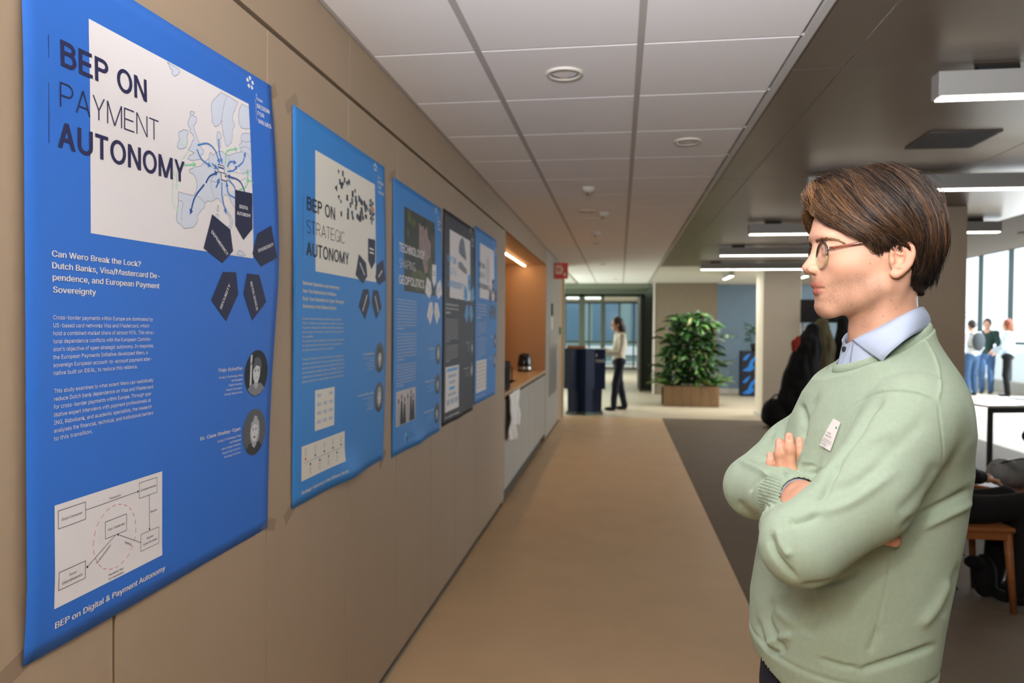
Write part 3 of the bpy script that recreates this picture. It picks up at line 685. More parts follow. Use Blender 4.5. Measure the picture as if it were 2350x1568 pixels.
def portrait(s, cu, cv, ru, rv, style):
    """a round black-and-white head-and-shoulders photograph, printed"""
    m = GR; D = lambda key, u, v, a, b, k, l: s.disc(key, cu+u*ru, cv+v*rv, a*ru, b*rv, m[k], l)
    key = 'portrait_photo#%d' % int(cv*1000)
    s.disc(key, cu, cv, ru, rv, m[0 if style == 0 else 2], 2)
    if style == 0: s.poly(key, [(cu-.56*ru, cv-.78*rv), (cu-.42*ru, cv-.84*rv), (cu-.40*ru, cv+.86*rv), (cu-.54*ru, cv+.80*rv)], m[5], 2.2)
    hair = {0: 2, 1: 4, 2: 1}[style]
    D(key, .02, -.24, .40, .46, hair, 2.6)
    if style == 1: D(key, .04, -.02, .42, .62, 4, 2.5)
    # shoulders
    s.poly(key, [(cu-.72*ru, cv+.68*rv), (cu-.45*ru, cv+.46*rv), (cu+.45*ru, cv+.46*rv), (cu+.72*ru, cv+.68*rv), (cu+.40*ru, cv+.90*rv), (cu, cv+.99*rv), (cu-.40*ru, cv+.90*rv)], m[3 if style == 0 else 1], 2.8)
    s.poly(key, [(cu-.16*ru, cv+.25*rv), (cu+.16*ru, cv+.25*rv), (cu+.20*ru, cv+.55*rv), (cu, cv+.70*rv), (cu-.20*ru, cv+.55*rv)], m[4], 3.0)
    D(key, 0, -.02, .30, .44, 5, 3.2)
    s.poly(key, [(cu-.33*ru, cv-.12*rv), (cu-.30*ru, cv-.42*rv), (cu, cv-.56*rv), (cu+.32*ru, cv-.40*rv), (cu+.33*ru, cv-.08*rv), (cu+.24*ru, cv-.28*rv), (cu-.06*ru, cv-.34*rv)], m[hair], 3.5)
    for q in (-1, 1):
        D(key, q*.12, -.10, .055, .030, 1, 3.6); s.line(key, [(cu+q*.06*ru, cv-.17*rv), (cu+q*.19*ru, cv-.16*rv)], .025*rv, m[2], 3.6)
    s.line(key, [(cu+.01*ru, cv-.02*rv), (cu+.03*ru, cv+.10*rv)], .02*rv, m[4], 3.6); s.poly(key, [(cu-.11*ru, cv+.20*rv), (cu+.11*ru, cv+.20*rv), (cu+.05*ru, cv+.27*rv), (cu-.05*ru, cv+.27*rv)], m[2 if style else 5], 3.7); s.line(key, [(cu-.12*ru, cv+.19*rv), (cu+.12*ru, cv+.19*rv)], .014*rv, m[1], 3.8)
MAP = {'iceland':[(.379,.08),(.386,.083),(.388,.089),(.397,.09),(.395,.099),(.404,.101),(.414,.095),(.423,.086),(.421,.081),(.407,.08)],'scandinavia':[(.586,.078),(.578,.084),(.562,.098),(.55,.108),(.542,.119),(.54,.134),(.544,.145),(.542,.158),(.554,.168),(.57,.161),(.579,.152),(.582,.145),(.586,.163),(.588,.176),(.595,.187),(.597,.199),(.606,.202),(.614,.195),(.624,.187),(.627,.174),(.63,.156),(.641,.142),(.638,.134),(.63,.132),(.635,.115),(.646,.101),(.654,.087),(.66,.079),(.622,.077)],'finland':[(.68,.077),(.666,.093),(.66,.112),(.66,.13),(.67,.139),(.691,.137),(.714,.129),(.719,.076)],'britain':[(.46,.159),(.456,.166),(.463,.166),(.454,.177),(.448,.188),(.45,.194),(.458,.198),(.455,.206),(.465,.208),(.468,.211),(.471,.218),(.464,.224),(.46,.233),(.454,.24),(.45,.247),(.46,.248),(.47,.248),(.463,.254),(.453,.258),(.446,.268),(.459,.268),(.476,.263),(.494,.257),(.497,.251),(.494,.249),(.505,.242),(.506,.234),(.495,.23),(.491,.223),(.485,.215),(.478,.206),(.472,.194),(.469,.189),(.479,.18),(.483,.169),(.48,.166),(.466,.167),(.475,.159),(.473,.157)],'ireland':[(.432,.207),(.425,.212),(.415,.217),(.414,.225),(.418,.232),(.411,.241),(.409,.251),(.418,.253),(.434,.247),(.442,.241),(.446,.23),(.444,.219),(.449,.212),(.447,.205)],'denmark':[(.565,.177),(.561,.187),(.562,.202),(.567,.211),(.575,.211),(.577,.202),(.572,.195),(.58,.186),(.58,.178),(.573,.175)],'mainland':[(.413,.345),(.41,.353),(.411,.369),(.406,.389),(.403,.405),(.407,.412),(.418,.414),(.431,.422),(.444,.419),(.464,.415),(.474,.406),(.481,.397),(.479,.388),(.491,.375),(.507,.363),(.509,.354),(.519,.346),(.534,.346),(.548,.339),(.559,.333),(.574,.339),(.585,.348),(.596,.359),(.607,.37),(.613,.383),(.607,.392),(.595,.396),(.606,.403),(.618,.391),(.622,.379),(.615,.367),(.6,.358),(.587,.346),(.582,.331),(.586,.322),(.597,.318),(.608,.322),(.616,.332),(.631,.343),(.642,.365),(.662,.376),(.687,.358),(.711,.327),(.714,.235),(.714,.17),(.713,.143),(.695,.146),(.673,.153),(.666,.164),(.672,.174),(.659,.184),(.662,.197),(.67,.199),(.645,.207),(.613,.221),(.597,.223),(.586,.219),(.574,.22),(.563,.224),(.552,.231),(.54,.238),(.537,.231),(.53,.236),(.526,.248),(.515,.256),(.504,.265),(.493,.273),(.476,.279),(.469,.275),(.466,.283),(.451,.29),(.452,.296),(.465,.296),(.475,.303),(.479,.317),(.475,.334),(.465,.344),(.445,.345),(.426,.346)],'sardinia':[(.551,.372),(.553,.389),(.562,.386),(.562,.371)],'corsica':[(.559,.35),(.555,.363),(.562,.364),(.563,.351)],'africa':[(.638,.457),(.646,.447),(.661,.447),(.678,.455),(.662,.459)]}
MLINES=[[(.61,.079),(.601,.095),(.592,.115),(.586,.133),(.584,.147)],[(.411,.364),(.425,.364),(.428,.37),(.422,.386),(.423,.408)],[(.473,.341),(.492,.345),(.509,.354)],[(.526,.25),(.536,.264),(.554,.269),(.546,.283),(.531,.298),(.534,.315),(.548,.337)],[(.609,.222),(.61,.235),(.602,.25),(.615,.256),(.642,.257),(.667,.254),(.714,.235)],[(.67,.199),(.695,.198),(.711,.212)],[(.535,.298),(.564,.296),(.587,.283),(.61,.283),(.634,.272),(.658,.274),(.691,.258)],[(.665,.173),(.689,.17),(.715,.161)],[(.662,.192),(.688,.181),(.713,.184)]]
ARROWS={'m':[[(.484,.228),(.523,.215),(.552,.223),(.568,.247)],[(.481,.239),(.497,.256),(.529,.264)],[(.54,.257),(.547,.26),(.556,.263)],[(.568,.194),(.57,.223),(.579,.244)],[(.553,.309),(.559,.301),(.565,.29)],[(.632,.32),(.605,.314),(.598,.292)],[(.577,.294),(.578,.328),(.592,.36)],[(.606,.282),(.629,.292),(.64,.307)],[(.603,.25),(.616,.236),(.637,.233)],[(.603,.262),(.627,.255),(.643,.243)],[(.65,.24),(.673,.223),(.684,.201)]],'d':[[(.513,.306),(.528,.289),(.556,.275)],[(.506,.312),(.471,.346),(.454,.383)],[(.686,.312),(.657,.276),(.606,.273)]],'g':[[(.431,.284),(.449,.28),(.471,.274)],[(.594,.246),(.601,.215),(.644,.198)],[(.651,.297),(.681,.285),(.691,.267),(.692,.243)],[(.716,.267),(.703,.265),(.691,.266)]],'f':[[(.425,.273),(.447,.248),(.431,.234)],[(.415,.387),(.391,.372),(.395,.307)],[(.406,.304),(.405,.32),(.405,.337)]]}

# ---------------------------------------------------------------- poster with the map
_DR = np.array([(0, .009), (.07, .0155), (.15, .0218), (.285, .0296), (.415, .0337), (.51, .032), (.64, .0227), (.76, .014), (.88, .008), (1.04, .003), (1.189, .001)])
_DL = np.array([(0, .004), (.12, .005), (.2, .0075), (.4, .008), (.66, .009), (.85, .009), (1.06, .010), (1.13, .006), (1.189, .001)])
def delta1(u, v):
    s_ = min(1, max(0, u/.841)); return .003+float(np.interp(v, _DL[:, 0], _DL[:, 1]))*(1-s_)**2+(float(np.interp(v, _DR[:, 0], _DR[:, 1]))-.003)*s_**2+.0035*math.exp(-((v-1.15)/.05)**2)*math.sin(min(1, u/.5)*PI)
M_P1 = mat('poster_blue', (46, 104, 190), rough=0.55, spec=0.22)
s1 = Sheet('poster', 1.051, 2.118, 'largest nearest blue poster headed BEP on payment autonomy, with a map of Europe', delta1, M_P1, warp=.03)
s1.rect('picture_panel', .150, .084, .713, .468, I_WHITE, 1, 14)
def unw(p): return (p[0], p[1]+.03*(p[0]-.15)*min(1, max(0, (.6-p[1])/.3)))
for k, v in MAP.items():
    q = [(min(.713, a), max(.084, b)) for a, b in map(unw, v)]
    bm = bmesh.new(); vs = [bm.verts.new((a, b, 0)) for a, b in q]
    try:
        f = bm.faces.new(vs); bmesh.ops.triangulate(bm, faces=[f]); bm.verts.index_update()
        s1.polys('map_land', [v_.co[:2] for v_ in bm.verts], [tuple(x.index for x in f_.verts) for f_ in bm.faces], I_LAND, 1.6)
    except Exception: pass
    bm.free(); s1.line('map_coast', q+[q[0]], .0009, I_COAST, 2)
for l in MLINES: s1.line('map_coast', [unw(p) for p in l], .0008, I_COAST, 2)
for k, mm, w_ in (('m', I_MID, .0042), ('d', I_DEEP, .0046), ('g', I_GREEN, .0036), ('f', I_PALE, .0034)):
    for l in ARROWS[k]: s1.line('map_arrows', [tuple(p) for p in catmull([unw(p) for p in l], 5)], w_, mm, 2.4 if k != 'f' else 2.1, arrow=.011)
for (a, b, c, d) in ((.563, .266, .588, .283), (.575, .283, .599, .300)):
    s1.rect('card_icon', a-.001, b-.001, c+.001, d+.001, I_TITLE, 2.8, 2); s1.rect('card_icon_face', a+.001, b+.001, c-.001, d-.001, I_WHITE, 3.0, 2)
s1.rect('card_icon_stripe', .565, .270, .586, .274, I_DEEP, 3.2, 2); s1.rect('card_icon_stripe', .590, .286, .596, .291, I_TITLE, 3.2, 2)
s1.line('title_rule', [(.054, .148), (.052, .328)], .0012, I_TITLE, 2)
s1.caps('title_text', 'BEP ON', .080, .190, .0445, I_TITLE, .230, .155); s1.caps('title_text', 'PAYMENT', .077, .260, .0420, I_TITLE, .270, .060); s1.caps('title_text', 'AUTONOMY', .072, .330, .0445, I_TITLE, .362, .155)
s1.text('subtitle_text', 'Can Wero Break the Lock?', .056, .518, .0205, I_WHITE, width=.232, bold=3)
s1.text('subtitle_text', 'Dutch Banks, Visa/Mastercard De-', .056, .538, .0205, I_WHITE, width=.292, bold=3); s1.text('subtitle_text', 'pendence, and European Payment', .057, .558, .0205, I_WHITE, width=.290, bold=3); s1.text('subtitle_text', 'Sovereignty', .058, .579, .0205, I_WHITE, width=.104, bold=3)
B1 = [('Cross-border payments within Europe are dominated by', .269), ('US-based card networks Visa and Mastercard, which', .257), ('hold a combined market share of almost 90%. This struc-', .275), ('tural dependence conflicts with the European Commis-', .265), ('sion\u2019s objective of open strategic autonomy. In response,', .272), ('the European Payments Initiative developed Wero, a', .253), ('sovereign European account-to-account payment alter-', .266), ('native built on iDEAL, to reduce this reliance.', .222)]
for i, (l, w_) in enumerate(B1): s1.text('body_text', l, .058, .6245+i*.01345, .0138, I_WHITE, width=w_)
B2 = [('This study examines to what extent Wero can realistically', .271), ('reduce Dutch bank dependence on Visa and Mastercard', .270), ('for cross-border payments within Europe. Through qua-', .267), ('litative expert interviews with payment professionals at', .263), ('ING, Rabobank, and academic specialists, the research', .266), ('analyses the financial, technical, and institutional barriers', .271), ('to this transition.', .094)]
for i, (l, w_) in enumerate(B2): s1.text('body_text', l, .059, .7490+i*.01345, .0138, I_WHITE, width=w_)
marks(s1, I_NAVY, I_WHITE); logo(s1, I_WHITE)
portrait(s1, .7545, .757, .0595, .0605, 0); portrait(s1, .7545, .912, .0590, .0610, 1)
s1.text('person_name', 'Thijn Scheffer', .684, .744, .0155, I_WHITE, width=.112, bold=2, right=True); s1.text('person_name', 'Dr. Clare Shelley-Egan', .683, .897, .0155, I_WHITE, width=.180, bold=2, right=True)
for v0, ls in ((.760, ['Faculty of Technology, Policy', 'and Management', 'Digital Autonomy,', 'Payment Sovereignty,', 'Strategic Dependencies']), (.913, ['Faculty of Technology, Policy', 'and Management', 'Open Strategic Autonomy,', 'Responsible Innovation,', 'Technology Governance'])):
    for i, l in enumerate(ls): s1.text('person_details', l, .687, v0+i*.0107, .0092, I_WHITE, width=.0038*len(l), bold=1 if i < 2 else 0, right=True)
s1.rect('diagram_panel', .060, .940, .362, 1.117, I_WHITE, 1, 8)
for (a, b, c, d) in ((.068, .951, .134, .982), (.286, .949, .344, .980), (.186, 1.001, .247, 1.033), (.291, 1.054, .350, 1.088), (.069, 1.057, .133, 1.088)):
    s1.line('diagram_lines', [(a, b), (c, b), (c, d), (a, d), (a, b)], .0009, I_BLACK, 2)
for p in ([(.134, .966), (.283, .965)], [(.318, .980), (.319, 1.051)], [(.291, 1.070), (.221, 1.034)], [(.215, 1.033), (.137, 1.070)]): s1.line('diagram_lines', p, .0009, I_BLACK, 2, arrow=.0045)
for i in range(0, 44, 2):
    a0, a1 = 2*PI*i/44, 2*PI*(i+1.1)/44; s1.line('diagram_dashes', [(.2145+.061*math.cos(a), 1.036+.060*math.sin(a)) for a in (a0, a1)], .0009, I_RED, 2)
for (tx, u, v, w_, ro) in (('Dutch Consumer', .076, .970, .050, 0), ('European merchant', .290, .967, .051, 0), ('Visa / Mastercard', .193, 1.020, .048, 0), ('Acquirer', .309, 1.069, .023, 0), ('(Ayden/Worldline)', .298, 1.079, .046, 0), ('Issuer', .093, 1.071, .018, 0), ('(ING/ABN/RABO)', .076, 1.081, .050, 0),
                          ('Transaction', .197, .962, .033, 0), ('Request', .322, 1.018, .022, 0), ('Clearing', .240, 1.056, .024, .50), ('Authorization', .163, 1.073, .044, -.55), ('Mandatory Non-', .194, 1.106, .046, 0), ('EU intermediary', .195, 1.1135, .044, 0)):
    s1.text('diagram_text', tx, u, v, .0082, I_BLACK, width=w_, rot=ro)
s1.text('foot_title', 'BEP on Digital & Payment Autonomy', .062, 1.152, .0215, I_WHITE, width=.309, bold=3)
s1.finish()

# ---------------------------------------------------------------- second poster: strategic autonomy
def wave(a, b, c):
    return lambda u, v: .0035+a*math.sin(PI*min(1, max(0, v/PH)))*(u/PW)**2+b*math.exp(-((v-PH)/.07)**2)*math.exp(-((u-c)/.12)**2)+.003*math.sin(PI*v/PH)*(1-u/PW)
M_P2 = mat('poster_sky_blue', (52, 128, 200), rough=0.55, spec=0.22)
s2 = Sheet('poster', 2.0386, 2.133, 'second poster, sky blue, headed BEP on strategic autonomy with a swarm of dark shapes', wave(.012, .018, .47), M_P2)
s2.rect('picture_panel', .157, .095, .718, .475, mat('ink_cream', (222, 216, 204), rough=0.55, spec=0.22), 1, 8)
I_CREAM = MATS['ink_cream']
s2.line('title_rule', [(.066, .250), (.064, .432)], .0012, I_TITLE, 2)
s2.caps('title_text', 'BEP ON', .093, .292, .0415, I_BLACK, .222, .155); s2.caps('title_text', 'STRATEGIC', .090, .362, .0400, I_BLACK, .312, .060); s2.caps('title_text', 'AUTONOMY', .089, .431, .0415, I_BLACK, .350, .155)
rg = random.Random(3); I_SLATE = mat('ink_slate', (70, 84, 102), rough=0.55, spec=0.22)
I_ORG = mat('ink_orange', (222, 140, 50), rough=0.55, spec=0.22)
sh = [(.348, .122), (.328, .182), (.36, .155), (.402, .140), (.375, .165)]
for i in range(46):
    t_ = (i/46)**.8; cx = .36+.27*t_+rg.uniform(-.02, .02); sp = .085*(1-t_)+.014; cy = .200+.015*t_+rg.uniform(-1, 1)*sp; sh.append((cx, cy))
for i, (cx, cy) in enumerate(sh):
    r = .0085+.004*rg.random(); k = rg.randrange(3); mm = I_BLACK if rg.random() < .6 else I_SLATE; nm_ = 'dark_shapes' if mm is I_BLACK else 'slate_shapes'
    if k == 0: s2.disc(nm_, cx, cy, r*.9, r*.9, mm, 2, 14)
    elif k == 1: a = rg.random()*6; s2.poly(nm_, [(cx+r*1.2*math.cos(a+q), cy+r*1.2*math.sin(a+q)) for q in (0, 2.1, 4.2)], mm, 2)
    else: s2.poly(nm_, [(cx-r*.8, cy-r), (cx+r*.8, cy-r), (cx+r*.8, cy+r), (cx-r*.8, cy+r)], mm, 2)
for i in range(22):   # the round cluster at the right
    a = i*2.4; rr = .046*math.sqrt((i+.5)/22); cx, cy = .675+rr*.62*math.cos(a), .205+rr*1.05*math.sin(a); s2.poly('cluster_shapes', [(cx+.0075*math.cos(a+q), cy+.0085*math.sin(a+q)) for q in (0, 1.3, 2.6, 4.0, 5.2)], I_SLATE if i % 3 else I_BLACK, 2)
s2.disc('orange_spot', .686, .195, .010, .012, I_ORG, 2.6)
for v, l, w_ in ((.522, 'Between Openness and Autonomy:', .290), (.546, 'How The Netherlands Mobilises', .262), (.569, 'Dual-Use Industries for Open Strategic', .330), (.592, 'Autonomy in the Defence Sector', .262)): s2.text('subtitle_text', l, .063, v, .0215, I_CREAM, width=w_, bold=3)
BT = ['European states increasingly pursue Open Strategic Autonomy', '(OSA). The ability to act independently in defence while remai-', 'ning open to international cooperation. Reaching it depends on', 'dual-use high-tech industries, whose innovations now drive mili-', 'tary capability.', 'This graduation project examines how the Dutch government mobili-', 'ses these industries toward OSA, and how that governance has', 'evolved since the start of the war in Ukraine.']
for i, l in enumerate(BT): s2.text('body_text', l, .060, .628+i*.0137, .0130, I_CREAM, width=.0053*len(l))
BT = ['Through a single case study of the Netherlands, it combines go-', 'vernance network theory with mission oriented innovation policy,', 'drawing on policy analysis and semi structured interviews across', 'the government, knowledge institutions, and industry. The aim is', 'to identify which instruments and actor arrangements matter mo-', 'bilisation work and how these insights can be relevant EU wide.']
for i, l in enumerate(BT): s2.text('body_text', l, .060, .752+i*.0137, .0130, I_CREAM, width=.0053*len(l))
marks(s2, I_NAVY, I_CREAM, False); logo(s2, I_CREAM)
portrait(s2, .765, .771, .052, .060, 2); portrait(s2, .767, .928, .052, .060, 1)
for v, l in ((.755, 'Juri Lappalainen'), (.907, 'Dr. Clare Shelley-Egan')): s2.text('person_name', l, .700, v, .0150, I_CREAM, width=.0075*len(l), bold=2, right=True)
for v0 in (.770, .922):
    for i, l in enumerate(['Faculty of Technology, Policy', 'and Management', 'Open Strategic Autonomy', 'Innovation Policy', 'Technology Governance']): s2.text('person_details', l, .700, v0+i*.0107, .0088, I_CREAM, width=.0036*len(l), right=True)
s2.rect('diagram_panel', .158, .851, .316, .980, I_CREAM, 1, 4); s2.rect('timeline_panel', .062, 1.014, .412, 1.120, I_CREAM, 1, 6)
I_BOX = mat('ink_box', (176, 184, 196), rough=0.55, spec=0.22)
for r_ in range(4):
    for c_ in range(3):
        if r_ == 0 and c_ == 1: continue
        s2.rect('diagram_boxes', .174+c_*.048, .864+r_*.028, .205+c_*.048, .875+r_*.028, I_BOX, 2, 1)
s2.line('timeline_line', [(.080, 1.067), (.396, 1.067)], .0012, I_GREY)
for i in range(9):
    u = .090+i*.036; up = i % 2 == 0; c_ = [I_RED, I_DEEP, mat('ink_darkgreen', (40, 110, 90)), mat('ink_violet', (70, 60, 120))][0 if i == 0 else 1+(i*2) % 3]
    v = 1.056 if up else 1.078; s2.disc('timeline_dots', u, v, .0055, .0048, c_, 2.4, 12)
    for k in range(4): vv = (v-.012-k*.006) if up else (v+.011+k*.006); s2.line('timeline_notes', [(u-.009+.002*(k % 2), vv), (u+.009, vv)], .0012, I_GREY)
s2.text('foot_title', 'Strategic Autonomy in the Defence Sector', .063, 1.161, .0205, I_CREAM, width=.360, bold=2)
s2.finish()

# ---------------------------------------------------------------- third poster: technology shaping geopolitics
s3 = Sheet('poster', 2.9984, 2.117, 'third poster, sky blue with white titles over a dark green photograph, technology shaping geopolitics', wave(.010, .014, .40), M_P2)
s3.rect('photo_print', .157, .097, .694, .472, mat('photo_dark_green', (38, 40, 24), rough=0.55, spec=0.22, noise_amt=.6, noise_scale=9), 1, 8)
I_OLV = mat('photo_olive', (74, 78, 30), rough=0.55, spec=0.22, noise_amt=.5, noise_scale=20); I_ROSE = mat('photo_rose_grey', (150, 124, 118), rough=0.55, spec=0.22, noise_amt=.3, noise_scale=26)
for (u, v, a, b) in ((.24, .13, .03, .03), (.30, .15, .05, .02), (.66, .20, .03, .05), (.22, .21, .02, .02), (.60, .33, .03, .09), (.40, .41, .16, .05), (.66, .36, .03, .06)): s3.disc('foliage_print', u, v, a, b, I_OLV, 1.5, 14)
s3.poly('building_print', [(.40, .135), (.44, .15), (.47, .142), (.50, .16), (.54, .135), (.56, .19), (.61, .21), (.60, .28), (.55, .30), (.55, .36), (.50, .37), (.47, .33), (.44, .28), (.40, .26)], I_ROSE, 1.7)
for i in range(4): s3.line('building_lines', [(.42, .19+i*.028), (.57, .215+i*.03)], .004, I_GREY, 2)
s3.caps('title_text', 'TECHNOLOGY', .080, .303, .0380, I_WHITE, .412, .165); s3.caps('title_text', 'SHAPING', .080, .372, .0380, I_WHITE, .254, .070); s3.caps('title_text', 'GEOPOLITICS', .076, .444, .0380, I_WHITE, .408, .165)
W3 = 'Technology reshapes how states compete and cooperate. This research group studies the ties between digital infrastructure, supply chains, security and public values in Europe and asks how openness and autonomy can be balanced '.split()
def filler(s, key, u, v0, n, dv, size, m, width, bold=0, seed=0):
    k = seed
    for i in range(n):
        l = ''
        while len(l) < 44: l += W3[k % len(W3)]+' '; k += 1
        s.text(key, l.strip(), u, v0+i*dv, size, m, width=width*(1 if i < n-1 else .35), bold=bold)
filler(s3, 'body_text', .052, .516, 10, .0140, .0125, I_WHITE, .300, 1); filler(s3, 'body_text', .053, .666, 9, .0140, .0125, I_WHITE, .300, 1, 20); filler(s3, 'body_text', .049, .802, 8, .0130, .0125, I_WHITE, .300, 1, 40)
marks(s3, I_WHITE, I_GREY, False); logo(s3, I_WHITE)
s3.rect('group_photo', .049, .913, .350, 1.066, mat('photo_sky', (196, 186, 186), rough=0.55, spec=0.22), 1, 4)
for i, (u, h_) in enumerate(((.085, .10), (.13, .115), (.175, .10), (.225, .11), (.275, .125), (.315, .105))):
    s3.disc('group_figures', u, 1.058-h_, .011, .014, GR[2], 2, 12); s3.poly('group_coats', [(u-.012, 1.066-h_+.008), (u+.012, 1.066-h_+.008), (u+.026, 1.064), (u-.026, 1.064)], GR[0 if i % 3 else 4], 2.3)
s3.poly('partner_logo', [(.186, 1.105), (.212, 1.135), (.190, 1.158), (.172, 1.130)], I_LIGHT, 2); s3.disc('partner_logo', .205, 1.125, .014, .016, I_LIGHT, 2.2, 12); s3.disc('partner_mark', .212, 1.140, .014, .016, I_DEEP, 2.5, 12)
s3.text('partner_words', 'Innovation', .238, 1.125, .014, I_DEEP, width=.08); s3.text('partner_words', 'Geopolitics', .238, 1.142, .014, I_DEEP, width=.11)
for cv_, st_ in ((.772, 1), (.931, 2), (1.084, 2)): portrait(s3, .760, cv_, .050, .055, st_)
for v, L_ in ((.746, .11), (.908, .17), (1.060, .18)):
    s3.text('person_name', 'Researcher', .690, v, .016, I_WHITE, width=L_, bold=2, right=True)
    for i in range(4): s3.line('person_details', [(.690-L_*(.8 if i % 2 else .55), v+.014+i*.011), (.688, v+.014+i*.011)], .0032, I_LIGHT)
s3.finish()

# ---------------------------------------------------------------- fourth poster: navy
M_P4 = mat('poster_navy', (23, 20, 36), rough=0.55, spec=0.22)
s4 = Sheet('poster', 3.8913, 2.130, 'fourth poster, dark navy, with a grey brain picture on its white panel', wave(.008, .006, .4), M_P4)
s4.rect('picture_panel', .145, .095, .706, .478, I_WHITE, 1, 6)
s4.poly('brain_print', [(.49, .100), (.53, .125), (.56, .175), (.585, .215), (.58, .232), (.44, .216), (.38, .200), (.38, .165), (.41, .125), (.45, .108)], mat('photo_brain', (104, 112, 128), rough=0.55, spec=0.22, noise_amt=.3, noise_scale=60), 2)
for i in range(12): s4.disc('brain_folds', .43+.03*(i % 4)+.01*(i//4), .125+.032*(i//4), .010, .010, I_GREY, 2.5, 10)
s4.poly('machine_print', [(.36, .262), (.44, .25), (.52, .27), (.60, .285), (.61, .315), (.52, .312), (.44, .302), (.37, .292)], I_GREY, 2)
s4.caps('title_text', 'BEP ON', .080, .280, .037, I_LIGHT, .222, .155); s4.caps('title_text', 'DIGITAL', .088, .345, .037, I_LIGHT, .235, .07); s4.caps('title_text', 'SOVEREIGNTY', .088, .418, .037, I_LIGHT, .405, .155)
filler(s4, 'subtitle_text', .054, .522, 3, .023, .020, I_WHITE, .315, 3, 5); filler(s4, 'body_text', .058, .604, 11, .0122, .0115, I_WHITE, .300, 1, 9); filler(s4, 'body_text', .060, .752, 8, .0122, .0115, I_WHITE, .300, 1, 30)
marks(s4, I_LIGHT, I_NAVY, False); logo(s4, I_WHITE)
s4.rect('diagram_panel', .058, .868, .398, 1.120, I_WHITE, 1, 5)
for (a, b, c, d, mm) in ((.09, .880, .36, .896, I_LIGHT), (.12, .915, .33, .932, I_BOX), (.15, .950, .30, .968, I_BOX), (.15, .985, .29, 1.003, I_LIGHT), (.12, 1.02, .33, 1.036, I_BOX), (.09, 1.055, .17, 1.085, I_BOX), (.19, 1.055, .27, 1.085, I_BOX), (.29, 1.055, .37, 1.085, I_BOX)): s4.rect('diagram_boxes' if mm is I_BOX else 'diagram_heads', a, b, c, d, mm, 2, 1)
s4.text('foot_title', 'BEP on Digital Sovereignty', .060, 1.156, .020, I_WHITE, width=.34, bold=2)
portrait(s4, .765, .775, .050, .055, 2); portrait(s4, .765, .925, .050, .055, 1)
for v, L_ in ((.745, .10), (.905, .16)):
    s4.text('person_name', 'Researcher', .690, v, .015, I_WHITE, width=L_, bold=2, right=True)
    for i in range(4): s4.line('person_details', [(.690-L_*.6, v+.014+i*.011), (.688, v+.014+i*.011)], .003, I_GREY)
s4.finish()

# ---------------------------------------------------------------- fifth poster
s5 = Sheet('poster', 4.7681, 2.158, 'fifth and farthest poster, sky blue, hanging beside the pantry niche', wave(.010, .004, .4), M_P2)
s5.rect('picture_panel', .165, .095, .720, .470, I_WHITE, 1, 6)
s5.poly('faint_figure', [(.40, .20), (.46, .15), (.52, .18), (.55, .27), (.50, .36), (.42, .35), (.38, .28)], mat('ink_faint', (206, 200, 202), rough=0.55, spec=0.22), 2)
s5.caps('title_text', 'BEP ON', .120, .262, .036, I_TITLE, .215, .155); s5.caps('title_text', 'DIGITAL', .120, .328, .036, I_TITLE, .235, .07); s5.caps('title_text', 'GOVERNANCE', .120, .404, .036, I_TITLE, .410, .155)
filler(s5, 'subtitle_text', .086, .520, 5, .0225, .019, I_WHITE, .320, 3, 5); filler(s5, 'body_text', .088, .640, 8, .0122, .0115, I_WHITE, .310, 1, 9); filler(s5, 'body_text', .090, .745, 12, .0122, .0115, I_WHITE, .310, 1, 30)
marks(s5, I_NAVY, I_WHITE, False); logo(s5, I_WHITE)
s5.rect('diagram_panel', .066, .900, .432, 1.118, I_WHITE, 1, 5)
for r_ in range(7): s5.rect('diagram_boxes', .095, .915+r_*.027, .40, .930+r_*.027, mat('ink_beige', (214, 200, 186), rough=0.55, spec=0.22), 2, 1)
s5.text('foot_title', 'BEP on Digital Governance', .075, 1.150, .019, I_WHITE, width=.32, bold=2)
portrait(s5, .765, .775, .050, .055, 2); portrait(s5, .765, .925, .050, .055, 1)
for v, L_ in ((.745, .10), (.905, .16)):
    s5.text('person_name', 'Researcher', .690, v, .015, I_WHITE, width=L_, bold=2, right=True)
s5.finish()
# strips of clear tape at the corners
M_TAPE = mat('clear_tape', (176, 152, 128), rough=0.3, alpha=0.16)
for (y, z, ang, lab) in ((1.047, 0.935, .35, 'tape strip at the lower left corner of the largest poster'), (1.895, 0.938, -.3, 'tape strip at the lower right corner of the largest poster'), (1.90, 2.122, .5, 'tape strip at the upper right corner of the largest poster'), (2.036, 2.135, .6, 'tape strip at the upper left corner of the second poster'), (2.036, 0.942, .5, 'tape strip at the lower left corner of the second poster'), (2.882, 0.945, .6, 'tape strip at the lower right corner of the second poster'), (2.995, 2.12, .5, 'tape strip at the upper left corner of the third poster')):
    mb = MB(); c_, s_ = math.cos(ang), math.sin(ang); q = [(-.045, -.017), (.045, -.017), (.045, .017), (-.045, .017)]
    mb.add([(-0.9543+k, y+a*c_-b_*s_, z+a*s_+b_*c_) for k in (0, .0006) for a, b_ in q], [(0, 1, 2, 3), (7, 6, 5, 4), (0, 4, 5, 1), (1, 5, 6, 2), (2, 6, 7, 3), (3, 7, 4, 0)]); tag(mb.obj('tape_strip', M_TAPE), lab, 'tape', 'tape strips on the posters')
